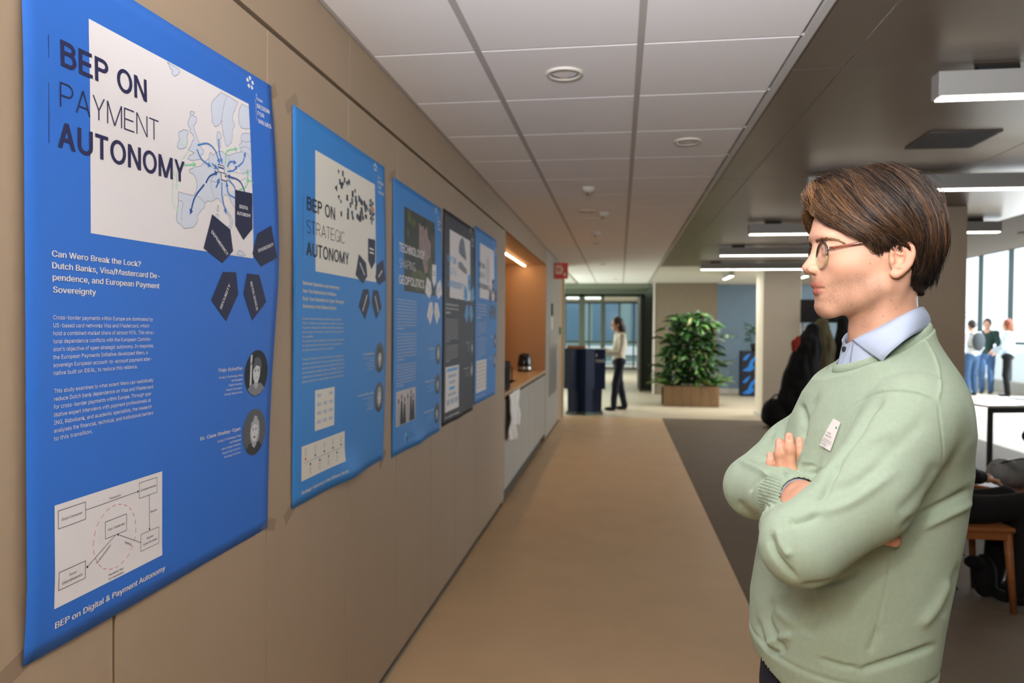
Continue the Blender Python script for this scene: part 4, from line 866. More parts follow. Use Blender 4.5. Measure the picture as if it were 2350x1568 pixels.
# ================================================================ the man in the sage sweater
HC = np.array([0.403, 1.244, 1.61])
def H(F, L, Z): return HC+np.array([-F, -L, Z])*0.01
TF = np.array([-0.990, -0.139, 0.0]); TL = np.array([0.139, -0.990, 0.0])
C0 = np.array([0.430, 1.27, 1.37])
def T(f, l, z): return np.array([C0[0], C0[1], 0])+TF*f+TL*l+np.array([0, 0, z])
SHL = at(2098, 958, 1.055); SHR = at(1912, 962, 1.36)
ELL = at(1840, 1252, 0.985); ELR = at(1735, 1118, 1.25)
WRL = at(1805, 1165, 1.20); WRR = at(1868, 1156, 1.075)
def cm(*r): return tuple(v*0.01 for v in r)

NAILS = []
def man_body():
    s = Sdf()
    # skull, face, jaw
    s.ell(H(0.35, 0, 2.6), cm(9.1, 7.2, 8.9))
    s.ell(H(3.6, 0, -2.6), cm(5.2, 5.9, 7.2), k=0.03)
    for q in (1, -1):
        s.cone(H(0.4, 5.1*q, -5.6), H(6.8, 1.5*q, -9.0), 0.016, 0.013, k=0.022)
        s.ell(H(5.2, 4.2*q, -2.2), cm(2.3, 1.8, 1.6), k=0.02)
        s.ell(H(8.0, 2.5*q, 2.3), cm(1.25, 2.8, 1.1), k=0.02)
    s.ell(H(7.5, 0, -8.6), cm(1.5, 2.1, 1.4), k=0.015)
    s.ell(H(7.3, 0, -5.2), cm(2.3, 3.0, 2.5), k=0.02)
    for q in (1, -1):   # eye sockets, then eyeballs and lids
        s.ell(H(9.8, 3.3*q, 0.35), cm(1.5, 1.75, 1.15), mode='sub', k=0.012)
        s.ell(H(7.65, 3.2*q, 0.35), cm(1.25, 1.3, 1.2), k=0.003)
        s.ell(H(7.6, 3.25*q, 0.72), cm(1.5, 1.65, 0.95), k=0.004)
        s.ell(H(7.6, 3.2*q, -0.35), cm(1.36, 1.45, 0.7), k=0.004)
    # nose
    s.cone(H(8.6, 0, 1.7), H(10.0, 0, -1.4), 0.0065, 0.0075, k=0.012)
    s.cone(H(9.9, 0, -1.3), H(10.35, 0, -2.25), 0.0075, 0.0098, k=0.008)
    for q in (1, -1): s.ell(H(9.6, 1.3*q, -2.75), cm(1.15, 0.72, 0.72), k=0.006)
    s.cone(H(10.3, 0, -2.9), H(9.5, 0, -3.4), 0.004, 0.005, k=0.005)
    for q in (1, -1): s.ell(H(9.9, 0.72*q, -3.35), cm(0.62, 0.27, 0.34), mode='sub', k=0.003)
    # lips
    s.chain([H(8.1, -2.3, -5.75), H(9.0, -1.2, -5.3), H(9.3, 0, -5.15), H(9.0, 1.2, -5.3), H(8.1, 2.3, -5.75)], [0.0022, 0.0042, 0.0048, 0.0042, 0.0022], k=0.006)
    s.chain([H(8.0, -2.2, -5.9), H(8.7, -1.2, -6.3), H(9.0, 0, -6.35), H(8.7, 1.2, -6.3), H(8.0, 2.2, -5.9)], [0.0022, 0.0047, 0.0054, 0.0047, 0.0022], k=0.006)
    s.chain([H(8.6, -2.6, -5.85), H(9.7, -1.2, -5.72), H(10.1, 0, -5.68), H(9.7, 1.2, -5.72), H(8.6, 2.6, -5.85)], 0.0014, mode='sub', k=0.0025)
    s.ell(H(9.6, 0, -7.35), cm(0.9, 1.8, 0.45), mode='sub', k=0.012)
    # ears
    def E(F, L, Z, q): return H(-0.35+(F+0.35)*0.83, (7.0+(L-7.0)*0.8)*q, -2.0+(Z+2.0)*0.84)
    for q in (1, -1):
        s.ell(E(-1.0, 7.35, -1.6, q), cm(1.4, 0.65, 2.1), k=0.007)
        pts = [(0.3, 7.5, -1.5), (0.25, 7.9, -0.2), (-0.5, 8.2, 0.9), (-1.6, 8.5, 1.15), (-2.6, 8.75, 0.4), (-2.85, 8.8, -1.0), (-2.4, 8.55, -2.6), (-1.4, 8.1, -3.9), (-0.5, 7.7, -4.5), (0.1, 7.4, -4.1)]
        s.chain([E(a, b, c, q) for a, b, c in catmull(pts, 3)], [0.0026]*18+[0.0031]*6+[0.0037]*4, k=0.0025)
        s.ell(E(-0.7, 8.3, -1.7, q), cm(0.8, 0.62, 1.12), mode='sub', k=0.003)
        s.ell(E(-1.6, 8.75, -0.2, q), cm(0.75, 0.3, 0.85), mode='sub', k=0.003)
        s.chain([E(a, b, c, q) for a, b, c in catmull([(-1.2, 8.15, 0.35), (-1.95, 8.4, -0.5), (-2.05, 8.4, -1.7), (-1.5, 8.15, -3.0), (-0.7, 7.9, -3.2)], 3)], 0.0022, k=0.0025)
        s.chain([E(-0.3, 7.9, -0.6, q), E(-1.0, 8.05, -0.9, q), E(-1.7, 8.2, -0.9, q)], 0.0015, k=0.0025)
        s.ell(E(0.25, 7.75, -2.1, q), cm(0.33, 0.4, 0.52), k=0.003)
    # neck and shoulders
    s.cone(H(-1.2, 0, -3.5), H(-1.6, 0, -13.5), 0.046, 0.048, k=0.02)
    s.cone(H(0.2, 0, -9.0), H(-0.2, 0, -14.5), 0.030, 0.032, k=0.015)
    for q in (1, -1): s.cone(H(-2.4, 4.8*q, -3.5), H(1.8, 1.8*q, -15.5), 0.010, 0.008, k=0.02)
    s.ell(H(3.0, 0, -12.3), cm(0.7, 0.7, 1.1), k=0.01)
    s.cone(H(-1.6, 0, -13.5), T(-0.01, 0, 1.36), 0.046, 0.07, k=0.02)
    # chest core and arms, under the clothes
    s.loft([(1.18, 0.41, 1.275, 0.09, 0.13), (1.30, 0.43, 1.272, 0.10, 0.135), (1.37, 0.435, 1.265, 0.07, 0.12)], TF, TL, k=0.03)
    s.chain([SHL, ELL, WRL], [0.045, 0.036, 0.025], k=0.03, ki=0.01)
    s.chain([SHR, ELR, WRR], [0.045, 0.036, 0.0285], k=0.03, ki=0.01)
    # left hand (fingers up over the far arm)
    pal = at(1803, 1125, 1.205)
    s.chain([WRL, pal], [0.026, 0.028], k=0.01)
    for (pts, r0, r1) in (([(1838, 1140, 1.200), (1836, 1085, 1.178), (1835, 1040, 1.182), (1834, 1012, 1.187)], 0.0086, 0.0066),
                          ([(1817, 1138, 1.200), (1816, 1083, 1.172), (1812, 1032, 1.176), (1811, 1003, 1.183)], 0.0090, 0.0072),
                          ([(1796, 1140, 1.202), (1794, 1088, 1.178), (1790, 1042, 1.182), (1789, 1015, 1.190)], 0.0085, 0.0068),
                          ([(1778, 1142, 1.208), (1775, 1100, 1.190), (1770, 1065, 1.194), (1768, 1045, 1.200)], 0.0076, 0.0060)):
        P = [at(*p) for p in pts]
        s.chain(P, [r0*1.05, r0*0.96, (r0+r1)/2*0.98, r1], k=0.0016, ki=0.006)
        s.ell(P[1], (r0*1.06,)*3, k=0.004); s.ell(P[2], (r0*0.96,)*3, k=0.004)
        tip = P[3]; n = (CAMP-tip)/np.linalg.norm(CAMP-tip); NAILS.append((tip+n*r1+np.array([0, 0, -0.001]), r1))
        s.ell(tip+n*r1*1.30+np.array([0, 0, -0.001]), (r1*0.85, r1*0.45, r1*1.1), mode='sub', k=0.002)
    # left thumb, folded along the palm behind the cuff
    s.chain([at(1835, 1150, 1.205), at(1868, 1120, 1.215), at(1880, 1085, 1.222)], [0.011, 0.010, 0.0085], k=0.008)
    # right hand tucked under the near arm: palm, four fingers and the thumb tip that shows
    palm = at(1960, 1190, 1.13)
    s.chain([WRR, palm], [0.0285, 0.020], k=0.012, ki=0.02, sq=(np.array([0.1, 0.99, 0.1]), 0.7))
    for i in range(4):
        b = at(1975+i*4, 1158+i*20, 1.145); m = at(2030, 1150+i*20, 1.155); e = at(2055-abs(i-1.4)*6, 1150+i*19, 1.165)
        s.chain([b, m, e], [0.0095, 0.0085, 0.0075], k=0.004)
    s.chain([at(1940, 1205, 1.085), at(1990, 1215, 1.045), at(2030, 1230, 1.028), at(2053, 1241, 1.024)], [0.012, 0.0105, 0.0098, 0.0092], k=0.006, ki=0.008)
    me = s.mesh('body', 0.0016)
    # bring the midline onto the measured profile
    V = verts_of(me)
    prof = np.array([(8.94, 6.65), (9.54, 5.37), (9.85, 3.73), (10.1, 2.54), (9.55, 1.71), (9.8, 0.42), (10.3, -0.67), (10.95, -1.68), (11.3, -2.14), (11.15, -2.78), (10.5, -3.28), (9.86, -3.7),
                     (9.83, -4.53), (9.86, -5.2), (9.3, -5.68), (9.52, -6.27), (9.05, -7.0), (9.0, -7.45), (9.18, -8.21), (9.12, -9.13), (8.65, -9.9)])
    loc = (V-HC)*100*np.array([-1, -1, 1])
    F, L, Z = loc[:, 0], loc[:, 1], loc[:, 2]
    zb = np.arange(-10.2, 7.2, 0.2); cur = []
    for z in zb:
        m = (np.abs(L) < 0.35) & (np.abs(Z-z) < 0.15) & (F > 0); cur.append(F[m].max() if m.any() else np.nan)
    cur = np.array(cur); ok = ~np.isnan(cur)
    tgt = np.interp(-zb, -prof[:, 1], prof[:, 0]); dl = np.where(ok, tgt-cur, 0)
    dl[zb > 6.8] = 0
    kk = np.array([1, 2, 3, 2, 1])/9.0; dl = np.convolve(np.pad(dl, 2, mode='edge'), kk, 'valid')
    D = np.interp(Z, zb, dl, left=0, right=0)
    edge = np.clip((Z+10.4)/1.0, 0, 1)*np.clip((7.4-Z)/1.5, 0, 1)
    w = np.interp(Z, [-5, -3.6, -0.4, 0.5, 2.5, 4], [3.0, 1.5, 1.3, 1.8, 3.0, 4.5])
    D = D*np.exp(-(L/w)**2)*np.clip((F-4)/3, 0, 1)*edge
    V[:, 0] -= D*0.01
    set_verts(me, V)
    # skin tones: lips, stubble, ears and knuckles have their own colour
    loc = (V-HC)*100*np.array([-1, -1, 1]); F, L, Z = loc[:, 0], loc[:, 1], loc[:, 2]
    base = np.array(lin((214, 165, 139))[:3]); c = np.tile(base, (len(V), 1))
    def mixc(w, rgb):
        nonlocal c
        w = np.clip(w, 0, 1)[:, None]; c = c*(1-w)+np.array(lin(rgb)[:3])*w
    nz = np.array([noise.noise(Vector(p)*55) for p in V[::1]]) if len(V) < 400000 else np.zeros(len(V))
    # beard shadow on cheeks, chin, upper lip and throat
    jaw = np.clip((-2.6-Z-np.clip(4-F, 0, 9)*0.25)/2.2, 0, 1)*np.clip((F-0.2)/1.5, 0, 1)*np.clip((Z+13.5)/2, 0, 1)
    mous = np.exp(-((Z+4.55)/0.55)**2)*np.exp(-(L/2.2)**4)*(F > 6)
    inhead = (Z > -14) & (np.abs(L) < 9)
    sp = RNG.uniform(0.55, 1.25, len(V)); mixc((0.52*jaw*(0.8+0.5*nz)+0.55*mous)*sp*inhead, (138, 104, 84))
    # lips
    up = np.exp(-((Z+5.25-0.02*L*L)/0.42)**4)*np.exp(-(L/2.35)**6)*(F > 7.6)
    lo = np.exp(-((Z+6.25-0.05*L*L)/0.56)**4)*np.exp(-(L/2.1)**6)*(F > 7.6)
    mixc(0.8*np.maximum(up, lo)*inhead, (186, 96, 86))
    mixc(0.55*np.exp(-((Z+5.72)/0.09)**2)*np.exp(-(L/2.3)**6)*(F > 7.9)*inhead, (110, 50, 44))
    # warm cheeks, nose tip and ears
    mixc(0.28*np.exp(-(((F-6.5)/2.2)**2+((Z+2.0)/1.8)**2))*inhead, (222, 130, 105))
    mixc(0.30*np.exp(-(((F-11)/1.2)**2+((Z+2.3)/1.0)**2+(L/1.5)**2)), (222, 132, 108))
    mixc(0.35*np.clip((np.abs(L)-7.7)/0.6, 0, 1)*inhead, (214, 118, 98))
    # brow skin shade and small moles on the neck
    for (mx, my) in ((2027, 726), (2056, 708), (1997, 605), (2045, 690)):
        pp = pix_many(V); d2 = (pp[:, 0]-mx)**2+(pp[:, 1]-my)**2
        mixc(0.7*np.exp(-d2/3.0)*(L > 0)*inhead, (120, 60, 42))
    hand = ~inhead
    mixc(0.16*(V[:, 2] < 1.32), (224, 140, 116))
    NAILS.append((at(2056, 1241, 1.0150), 0.008))
    for c_, r_ in NAILS:
        dd = (V-c_)/np.array([r_*0.72, r_*0.8, r_*1.05]); mixc(0.75*np.clip((1.05-np.linalg.norm(dd, axis=1))*6, 0, 1), (240, 188, 172))
    ca = me.color_attributes.new('tone', 'FLOAT_COLOR', 'POINT')
    ca.data.foreach_set('color', np.concatenate([c, np.ones((len(c), 1))], 1).astype(np.float32).ravel())
    return me

M_SKIN = mat('skin', (214, 165, 139), rough=0.52, spec=0.35, sss=0.12, bump=0.12, bump_scale=700, vcol='tone', noise_amt=0.05, noise_scale=40)
M_SWEAT = mat('sage_knit', (163, 180, 160), rough=0.95, spec=0.15, noise_amt=0.04, noise_scale=160)
def knit(m, rib=False):
    """fine knit rows as relief"""
    nt = m.node_tree; b = nt.nodes['Principled BSDF']; tc = nt.nodes.new('ShaderNodeTexCoord')
    hs = []
    for dirn, sc in (('Z', 330.0), ('X', 260.0)):
        w = nt.nodes.new('ShaderNodeTexWave'); w.bands_direction = dirn; w.inputs['Scale'].default_value = sc if not rib else sc*0.25
        w.inputs['Distortion'].default_value = 0.6; w.inputs['Detail'].default_value = 1; w.inputs['Detail Scale'].default_value = 3
        nt.links.new(tc.outputs['Object'], w.inputs['Vector']); hs.append(w)
    mx = nt.nodes.new('ShaderNodeMath'); mx.operation = 'ADD'
    nt.links.new(hs[0].outputs['Fac'], mx.inputs[0]); nt.links.new(hs[1].outputs['Fac'], mx.inputs[1])
    n = nt.nodes.new('ShaderNodeTexNoise'); n.inputs['Scale'].default_value = 900; nt.links.new(tc.outputs['Object'], n.inputs['Vector'])
    m2 = nt.nodes.new('ShaderNodeMath'); m2.operation = 'MULTIPLY_ADD'; m2.inputs[1].default_value = 1.0
    nt.links.new(n.outputs['Fac'], m2.inputs[0]); nt.links.new(mx.outputs[0], m2.inputs[2])
    bp = nt.nodes.new('ShaderNodeBump'); bp.inputs['Strength'].default_value = 0.35; bp.inputs['Distance'].default_value = 0.0012
    nt.links.new(m2.outputs[0], bp.inputs['Height']); nt.links.new(bp.outputs['Normal'], b.inputs['Normal'])
    b.inputs['Sheen Weight'].default_value = 0.25; b.inputs['Sheen Roughness'].default_value = 0.6; b.inputs['Sheen Tint'].default_value = lin((225, 235, 205))
knit(M_SWEAT)

# creases and ridges of the sweater, as pixel polylines: (points, half width px, depth m) - positive digs in
FOLDS = [
    ([(1905, 1090), (1935, 1050), (1975, 985), (1998, 945), (2030, 912)], 9, 0.0045),
    ([(1880, 1150), (1905, 1105), (1925, 1065)], 8, 0.004),
    ([(1960, 930), (2010, 903), (2060, 898), (2110, 905), (2152, 925)], 2.2, 0.0022),
    ([(2152, 925), (2160, 980), (2165, 1060), (2150, 1120)], 2.2, 0.0015),
    ([(2122, 775), (2148, 830), (2158, 880), (2152, 925)], 2.4, -0.0022),
    ([(1870, 1120), (1920, 1065), (1990, 1015), (2060, 985)], 14, -0.003),
    ([(1850, 1165), (1900, 1130), (1960, 1110), (2030, 1060)], 12, 0.0028),
    ([(1840, 1180), (1890, 1175), (1960, 1150), (2060, 1080)], 11, -0.0025),
    ([(1768, 1225), (1775, 1265), (1800, 1300), (1830, 1330)], 7, 0.0045),
    ([(1785, 1215), (1795, 1250), (1815, 1280)], 8, -0.004),
    ([(1810, 1190), (1822, 1200), (1850, 1195), (1885, 1180)], 7, 0.004),
    ([(1835, 1345), (1890, 1340), (1945, 1325), (1975, 1305)], 7, 0.003),
    ([(1725, 1050), (1760, 1058), (1790, 1075), (1800, 1095)], 6, 0.004),
    ([(1700, 1060), (1735, 1075), (1765, 1090)], 8, -0.004),
    ([(1718, 1130), (1735, 1105), (1760, 1092)], 5, 0.003),
    ([(1690, 1150), (1715, 1175), (1740, 1190)], 9, 0.003),
    ([(1752, 1035), (1775, 985), (1800, 950)], 9, 0.003),
    ([(1838, 925), (1842, 960), (1838, 1010)], 7, 0.005),
    ([(1830, 1040), (1838, 1005), (1850, 960), (1880, 900)], 8, 0.003),
    ([(1860, 1100), (1875, 1050), (1895, 1010)], 9, 0.003),
    ([(2235, 1120), (2180, 1150), (2120, 1180), (2070, 1215)], 9, 0.005),
    ([(2245, 1150), (2190, 1175), (2110, 1215)], 9, -0.004),
    ([(2160, 1420), (2180, 1370), (2210, 1290)], 10, 0.005),
    ([(2110, 1440), (2150, 1390), (2180, 1330)], 12, -0.004),
    ([(2150, 1480), (2100, 1500), (2040, 1520), (1960, 1545)], 8, 0.005),
    ([(1970, 1535), (1925, 1528), (1880, 1512)], 6, 0.004),
    ([(1790, 1500), (1765, 1490), (1745, 1460), (1738, 1420)], 6, 0.004),
    ([(1775, 1370), (1760, 1420), (1790, 1480), (1800, 1500)], 9, 0.0045),
    ([(1800, 1350), (1790, 1400), (1830, 1440)], 12, -0.004),
    ([(1760, 1480), (1790, 1465), (1820, 1460)], 9, -0.005),
    ([(2045, 1270), (2035, 1340), (2012, 1440), (1995, 1510)], 2.0, 0.0012),
    ([(1905, 1400), (1870, 1420), (1850, 1460)], 14, 0.003),
    ([(2020, 1440), (1990, 1500)], 10, 0.002),
    ([(2000, 1075), (2080, 1005), (2120, 960)], 16, 0.0015),
    ([(2060, 1180), (2120, 1120), (2150, 1060)], 14, 0.002),
]
def fold_mesh(me, folds, rib_fn=None):
    V = verts_of(me); N = normals_of(me); pp = pix_many(V)
    view = (CAMP-V); view /= np.linalg.norm(view, axis=1)[:, None]
    facing = np.clip((N*view).sum(1)*2.5+0.1, 0, 1)
    disp = np.zeros(len(V))
    for pts, w, a in folds:
        P = np.array(catmull(pts, 5)); bb = (pp[:, 0] > P[:, 0].min()-3*w) & (pp[:, 0] < P[:, 0].max()+3*w) & (pp[:, 1] > P[:, 1].min()-3*w) & (pp[:, 1] < P[:, 1].max()+3*w)
        ix = np.nonzero(bb & (facing > 0))[0]
        if len(ix) == 0: continue
        d, t = seg_dist(pp[ix, :2], P)
        disp[ix] -= 1.45*a*np.exp(-(d/w)**2)*np.clip(np.minimum(t, 1-t)*6+0.15, 0, 1)*facing[ix]
    if rib_fn is not None: disp += rib_fn(V, pp)
    V += N*disp[:, None]; set_verts(me, V)

def NECKZ(x): return 1.420+(x-0.35)*0.52
def man_sweater():
    s = Sdf()
    s.loft([(0.915, 0.362, 1.275, 0.116, 0.158), (0.935, 0.362, 1.275, 0.124, 0.164), (0.965, 0.363, 1.275, 0.133, 0.170), (1.03, 0.367, 1.275, 0.136, 0.174), (1.10, 0.378, 1.275, 0.137, 0.174),
            (1.185, 0.394, 1.275, 0.136, 0.172), (1.27, 0.408, 1.275, 0.133, 0.168), (1.33, 0.416, 1.273, 0.126, 0.156), (1.38, 0.420, 1.27, 0.112, 0.132), (1.41, 0.420, 1.262, 0.096, 0.110), (1.435, 0.418, 1.255, 0.084, 0.093), (1.47, 0.416, 1.25, 0.074, 0.079), (1.51, 0.415, 1.247, 0.068, 0.070)], TF, TL, k=0.01, pw=2.2)
    s.cone(T(-0.02, 0.05, 1.38), SHL+np.array([0.012, 0.02, -0.01]), 0.060, 0.067, k=0.05)
    s.cone(T(-0.01, -0.06, 1.385), SHR, 0.055, 0.056, k=0.05)
    # sleeves
    UL = at(1985, 1140, 1.005)
    s.chain([SHL, UL, ELL], [0.065, 0.058, 0.053], k=0.007, ki=0.02)
    s.chain([ELL, at(1812, 1215, 1.10)], [0.053, 0.044], k=0.01)
    s.chain([SHR, (SHR+ELR)/2+np.array([-0.0, 0, 0.0]), ELR], [0.057, 0.054, 0.052], k=0.009, ki=0.02)
    CUFF = at(1820, 1144, 1.125)
    s.chain([ELR, CUFF], [0.051, 0.041], k=0.012, ki=0.01)
    # cuff opening, neck opening and the hollow hem
    s.cone(at(1826, 1144, 1.118), at(1890, 1160, 1.04), 0.0315, 0.034, mode='sub', k=0.003)
    s.cone(H(-1.3, 0, -8), H(-1.3, 0, -22), 0.061, 0.061, mode='sub', k=0.004)
    s.loft([(0.88, 0.368, 1.275, 0.124, 0.156), (0.945, 0.369, 1.275, 0.131, 0.162)], TF, TL, mode='sub', k=0.002)
    def clip(P):
        zp = NECKZ(P[:, 0]); rr = np.hypot(P[:, 0]-0.415, P[:, 1]-1.25)
        return np.where(rr < 0.115, (P[:, 2]-zp)*0.9, -1.0)
    me = s.mesh('sweater', 0.0022, clip=clip)
    def ribs(V, pp):
        d = np.zeros(len(V))
        ang = np.arctan2((V-np.array([0.370, 1.275, 0]))@TL, (V-np.array([0.370, 1.275, 0]))@TF)
        w = np.clip((0.972-V[:, 2])/0.006, 0, 1); d += 0.0007*np.sin(ang*170)*w
        hem = np.exp(-((V[:, 2]-0.974)/0.004)**2); d -= 0.0022*hem
        # ribs of the far cuff and the step where it begins
        A = ELR; B = at(1826, 1144, 1.118); ax = (B-A)/np.linalg.norm(B-A); q = V-A; t = q@ax; e = q-t[:, None]*ax; rr = np.linalg.norm(e, axis=1)
        up = np.cross(ax, [0, 0, 1.0]); up /= np.linalg.norm(up); w2 = np.cross(ax, up); aa = np.arctan2(e@up, e@w2); Lc = np.linalg.norm(B-A)
        cm_ = (rr < 0.060)*np.clip((t-(Lc-0.040))/0.004, 0, 1)*(V[:, 1] > 1.10)
        d += cm_*(0.0014*np.sin(aa*50)-0.0012)
        q = V-HC; a2 = np.arctan2(q[:, 1], q[:, 0]+0.012); r = np.hypot(q[:, 0]-0.012, q[:, 1])
        return d
    fold_mesh(me, FOLDS, ribs)
    return me

def ring_band(fn, n, m, name, thick=0.0016, close=True):
    """a strip of cloth: fn(u, v) -> point; given real thickness"""
    V = []; F = []
    for i in range(n if close else n+1):
        for j in range(m+1): V.append(fn(i/n, j/m))
    nn = n if close else n+1
    for i in range(n):
        i2 = (i+1) % nn
        for j in range(m): F.append((i*(m+1)+j, i2*(m+1)+j, i2*(m+1)+j+1, i*(m+1)+j+1))
    me = bpy.data.meshes.new(name); me.from_pydata([tuple(v) for v in V], [], F); me.update()
    me.polygons.foreach_set('use_smooth', [True]*len(me.polygons))
    return me
def solid(o, t, off=0.0, sub=0):
    md = o.modifiers.new('thickness', 'SOLIDIFY'); md.thickness = t; md.offset = off
    if sub: q = o.modifiers.new('smooth', 'SUBSURF'); q.levels = sub; q.render_levels = sub
    return o


def z4(x, y): return (1780+x/3.824, 350+y/3.824)
def z5(x, y): return (1640+x/3.409, 660+y/3.409)
def side(px, py, L):
    """local (F, Z) in cm of a sight line where it meets the plane L beside the head's midline"""
    d = _fw+_R*(px-1175)/FPX+_U*(784-py)/FPX; y = HC[1]-L*0.01; p = CAMP+d*(y/d[1])
    return (HC[0]-p[0])*100, (p[2]-HC[2])*100
def poly_sd(P, poly):
    """signed distance (inside negative) of 2-D points to a polygon"""
    poly = np.array(poly); d = np.full(len(P), 1e9); ins = np.zeros(len(P), bool); n = len(poly)
    for i in range(n):
        a, b = poly[i], poly[(i+1) % n]; e = b-a; w = P-a; t = np.clip(w@e/(e@e), 0, 1); d = np.minimum(d, ((w-t[:, None]*e)**2).sum(1))
        c = (a[1] > P[:, 1]) != (b[1] > P[:, 1])
        with np.errstate(divide='ignore', invalid='ignore'):
            x = (b[0]-a[0])*(P[:, 1]-a[1])/(b[1]-a[1])+a[0]
        ins ^= c & (P[:, 0] < x)
    return np.sqrt(d)*np.where(ins, -1, 1)

HAIRLINE = [side(*z4(a, b), 6.5) for a, b in [(430, 500), (490, 590), (600, 680), (790, 760), (850, 810), (900, 840), (960, 820), (1060, 812), (1130, 790), (1205, 850), (1200, 960), (1165, 1060), (1180, 1120), (1235, 1190)]]
def hair_cap():
    s = Sdf()
    s.ell(H(0.2, 0, 3.0), cm(9.4, 7.75, 9.6))
    s.cone(H(-4.6, 0, 0.5), H(-3.6, 0, -5.6), 0.056, 0.037, k=0.02)
    s.ell(H(7.0, 0, 9.0), cm(2.4, 4.3, 1.7), k=0.02)
    for q in (1, -1): s.ell(H(2.0, 5.9*q, 1.4), cm(2.4, 1.3, 3.0), k=0.015)
    poly = HAIRLINE+[(-14, -9), (-14, 18), (15, 18), (12.5, 9.6), (9.3, 8.3)]
    def clip(P):
        q = np.stack([(HC[0]-P[:, 0])*100, (P[:, 2]-HC[2])*100], 1)
        return poly_sd(q, poly)*0.01
    me = s.mesh('hair', 0.0022, clip=clip); return me

GUIDES = [  # from parting/top to tip, in the zoomed side view
    [(250, 345), (265, 400), (310, 470), (345, 520), (372, 560)],
    [(300, 290), (300, 360), (350, 440), (440, 540), (560, 640), (690, 715), (800, 770)],
    [(345, 262), (390, 320), (460, 430), (560, 560), (680, 650), (790, 730), (850, 810), (885, 900)],
    [(420, 250), (480, 320), (580, 450), (700, 580), (850, 680), (960, 770), (990, 850)],
    [(520, 205), (620, 290), (740, 420), (880, 560), (1010, 660), (1110, 760), (1150, 810)],
    [(600, 180), (730, 250), (870, 380), (1010, 510), (1130, 640), (1210, 760), (1225, 870)],
    [(720, 160), (860, 220), (1000, 340), (1130, 480), (1230, 620), (1280, 790), (1240, 960), (1190, 1080)],
    [(830, 132), (980, 180), (1120, 300), (1240, 450), (1320, 620), (1340, 800), (1300, 990), (1250, 1160)],
    [(920, 118), (1070, 165), (1210, 270), (1320, 420), (1390, 600), (1410, 800), (1390, 960), (1320, 1140)],
    [(990, 125), (1140, 190), (1280, 290), (1385, 430), (1440, 610), (1460, 790), (1430, 950), (1385, 1100)],
    [(1050, 150), (1200, 225), (1340, 320), (1430, 440), (1470, 600), (1490, 740), (1512, 830)]]
LOWG = [  # under layer: sideburn, over the ear, nape
    [(800, 690), (850, 770), (880, 850), (890, 935)],
    [(880, 700), (930, 780), (960, 840), (965, 880)],
    [(1000, 700), (1080, 750), (1160, 800), (1215, 880), (1200, 980)],
    [(1150, 720), (1220, 850), (1235, 990), (1190, 1110), (1225, 1270)],
    [(1250, 760), (1290, 900), (1280, 1040), (1260, 1160), (1255, 1265)],
    [(1330, 800), (1360, 940), (1340, 1060), (1320, 1150), (1310, 1215)],
    [(1400, 820), (1420, 940), (1385, 1040), (1395, 1130), (1400, 1200)]]
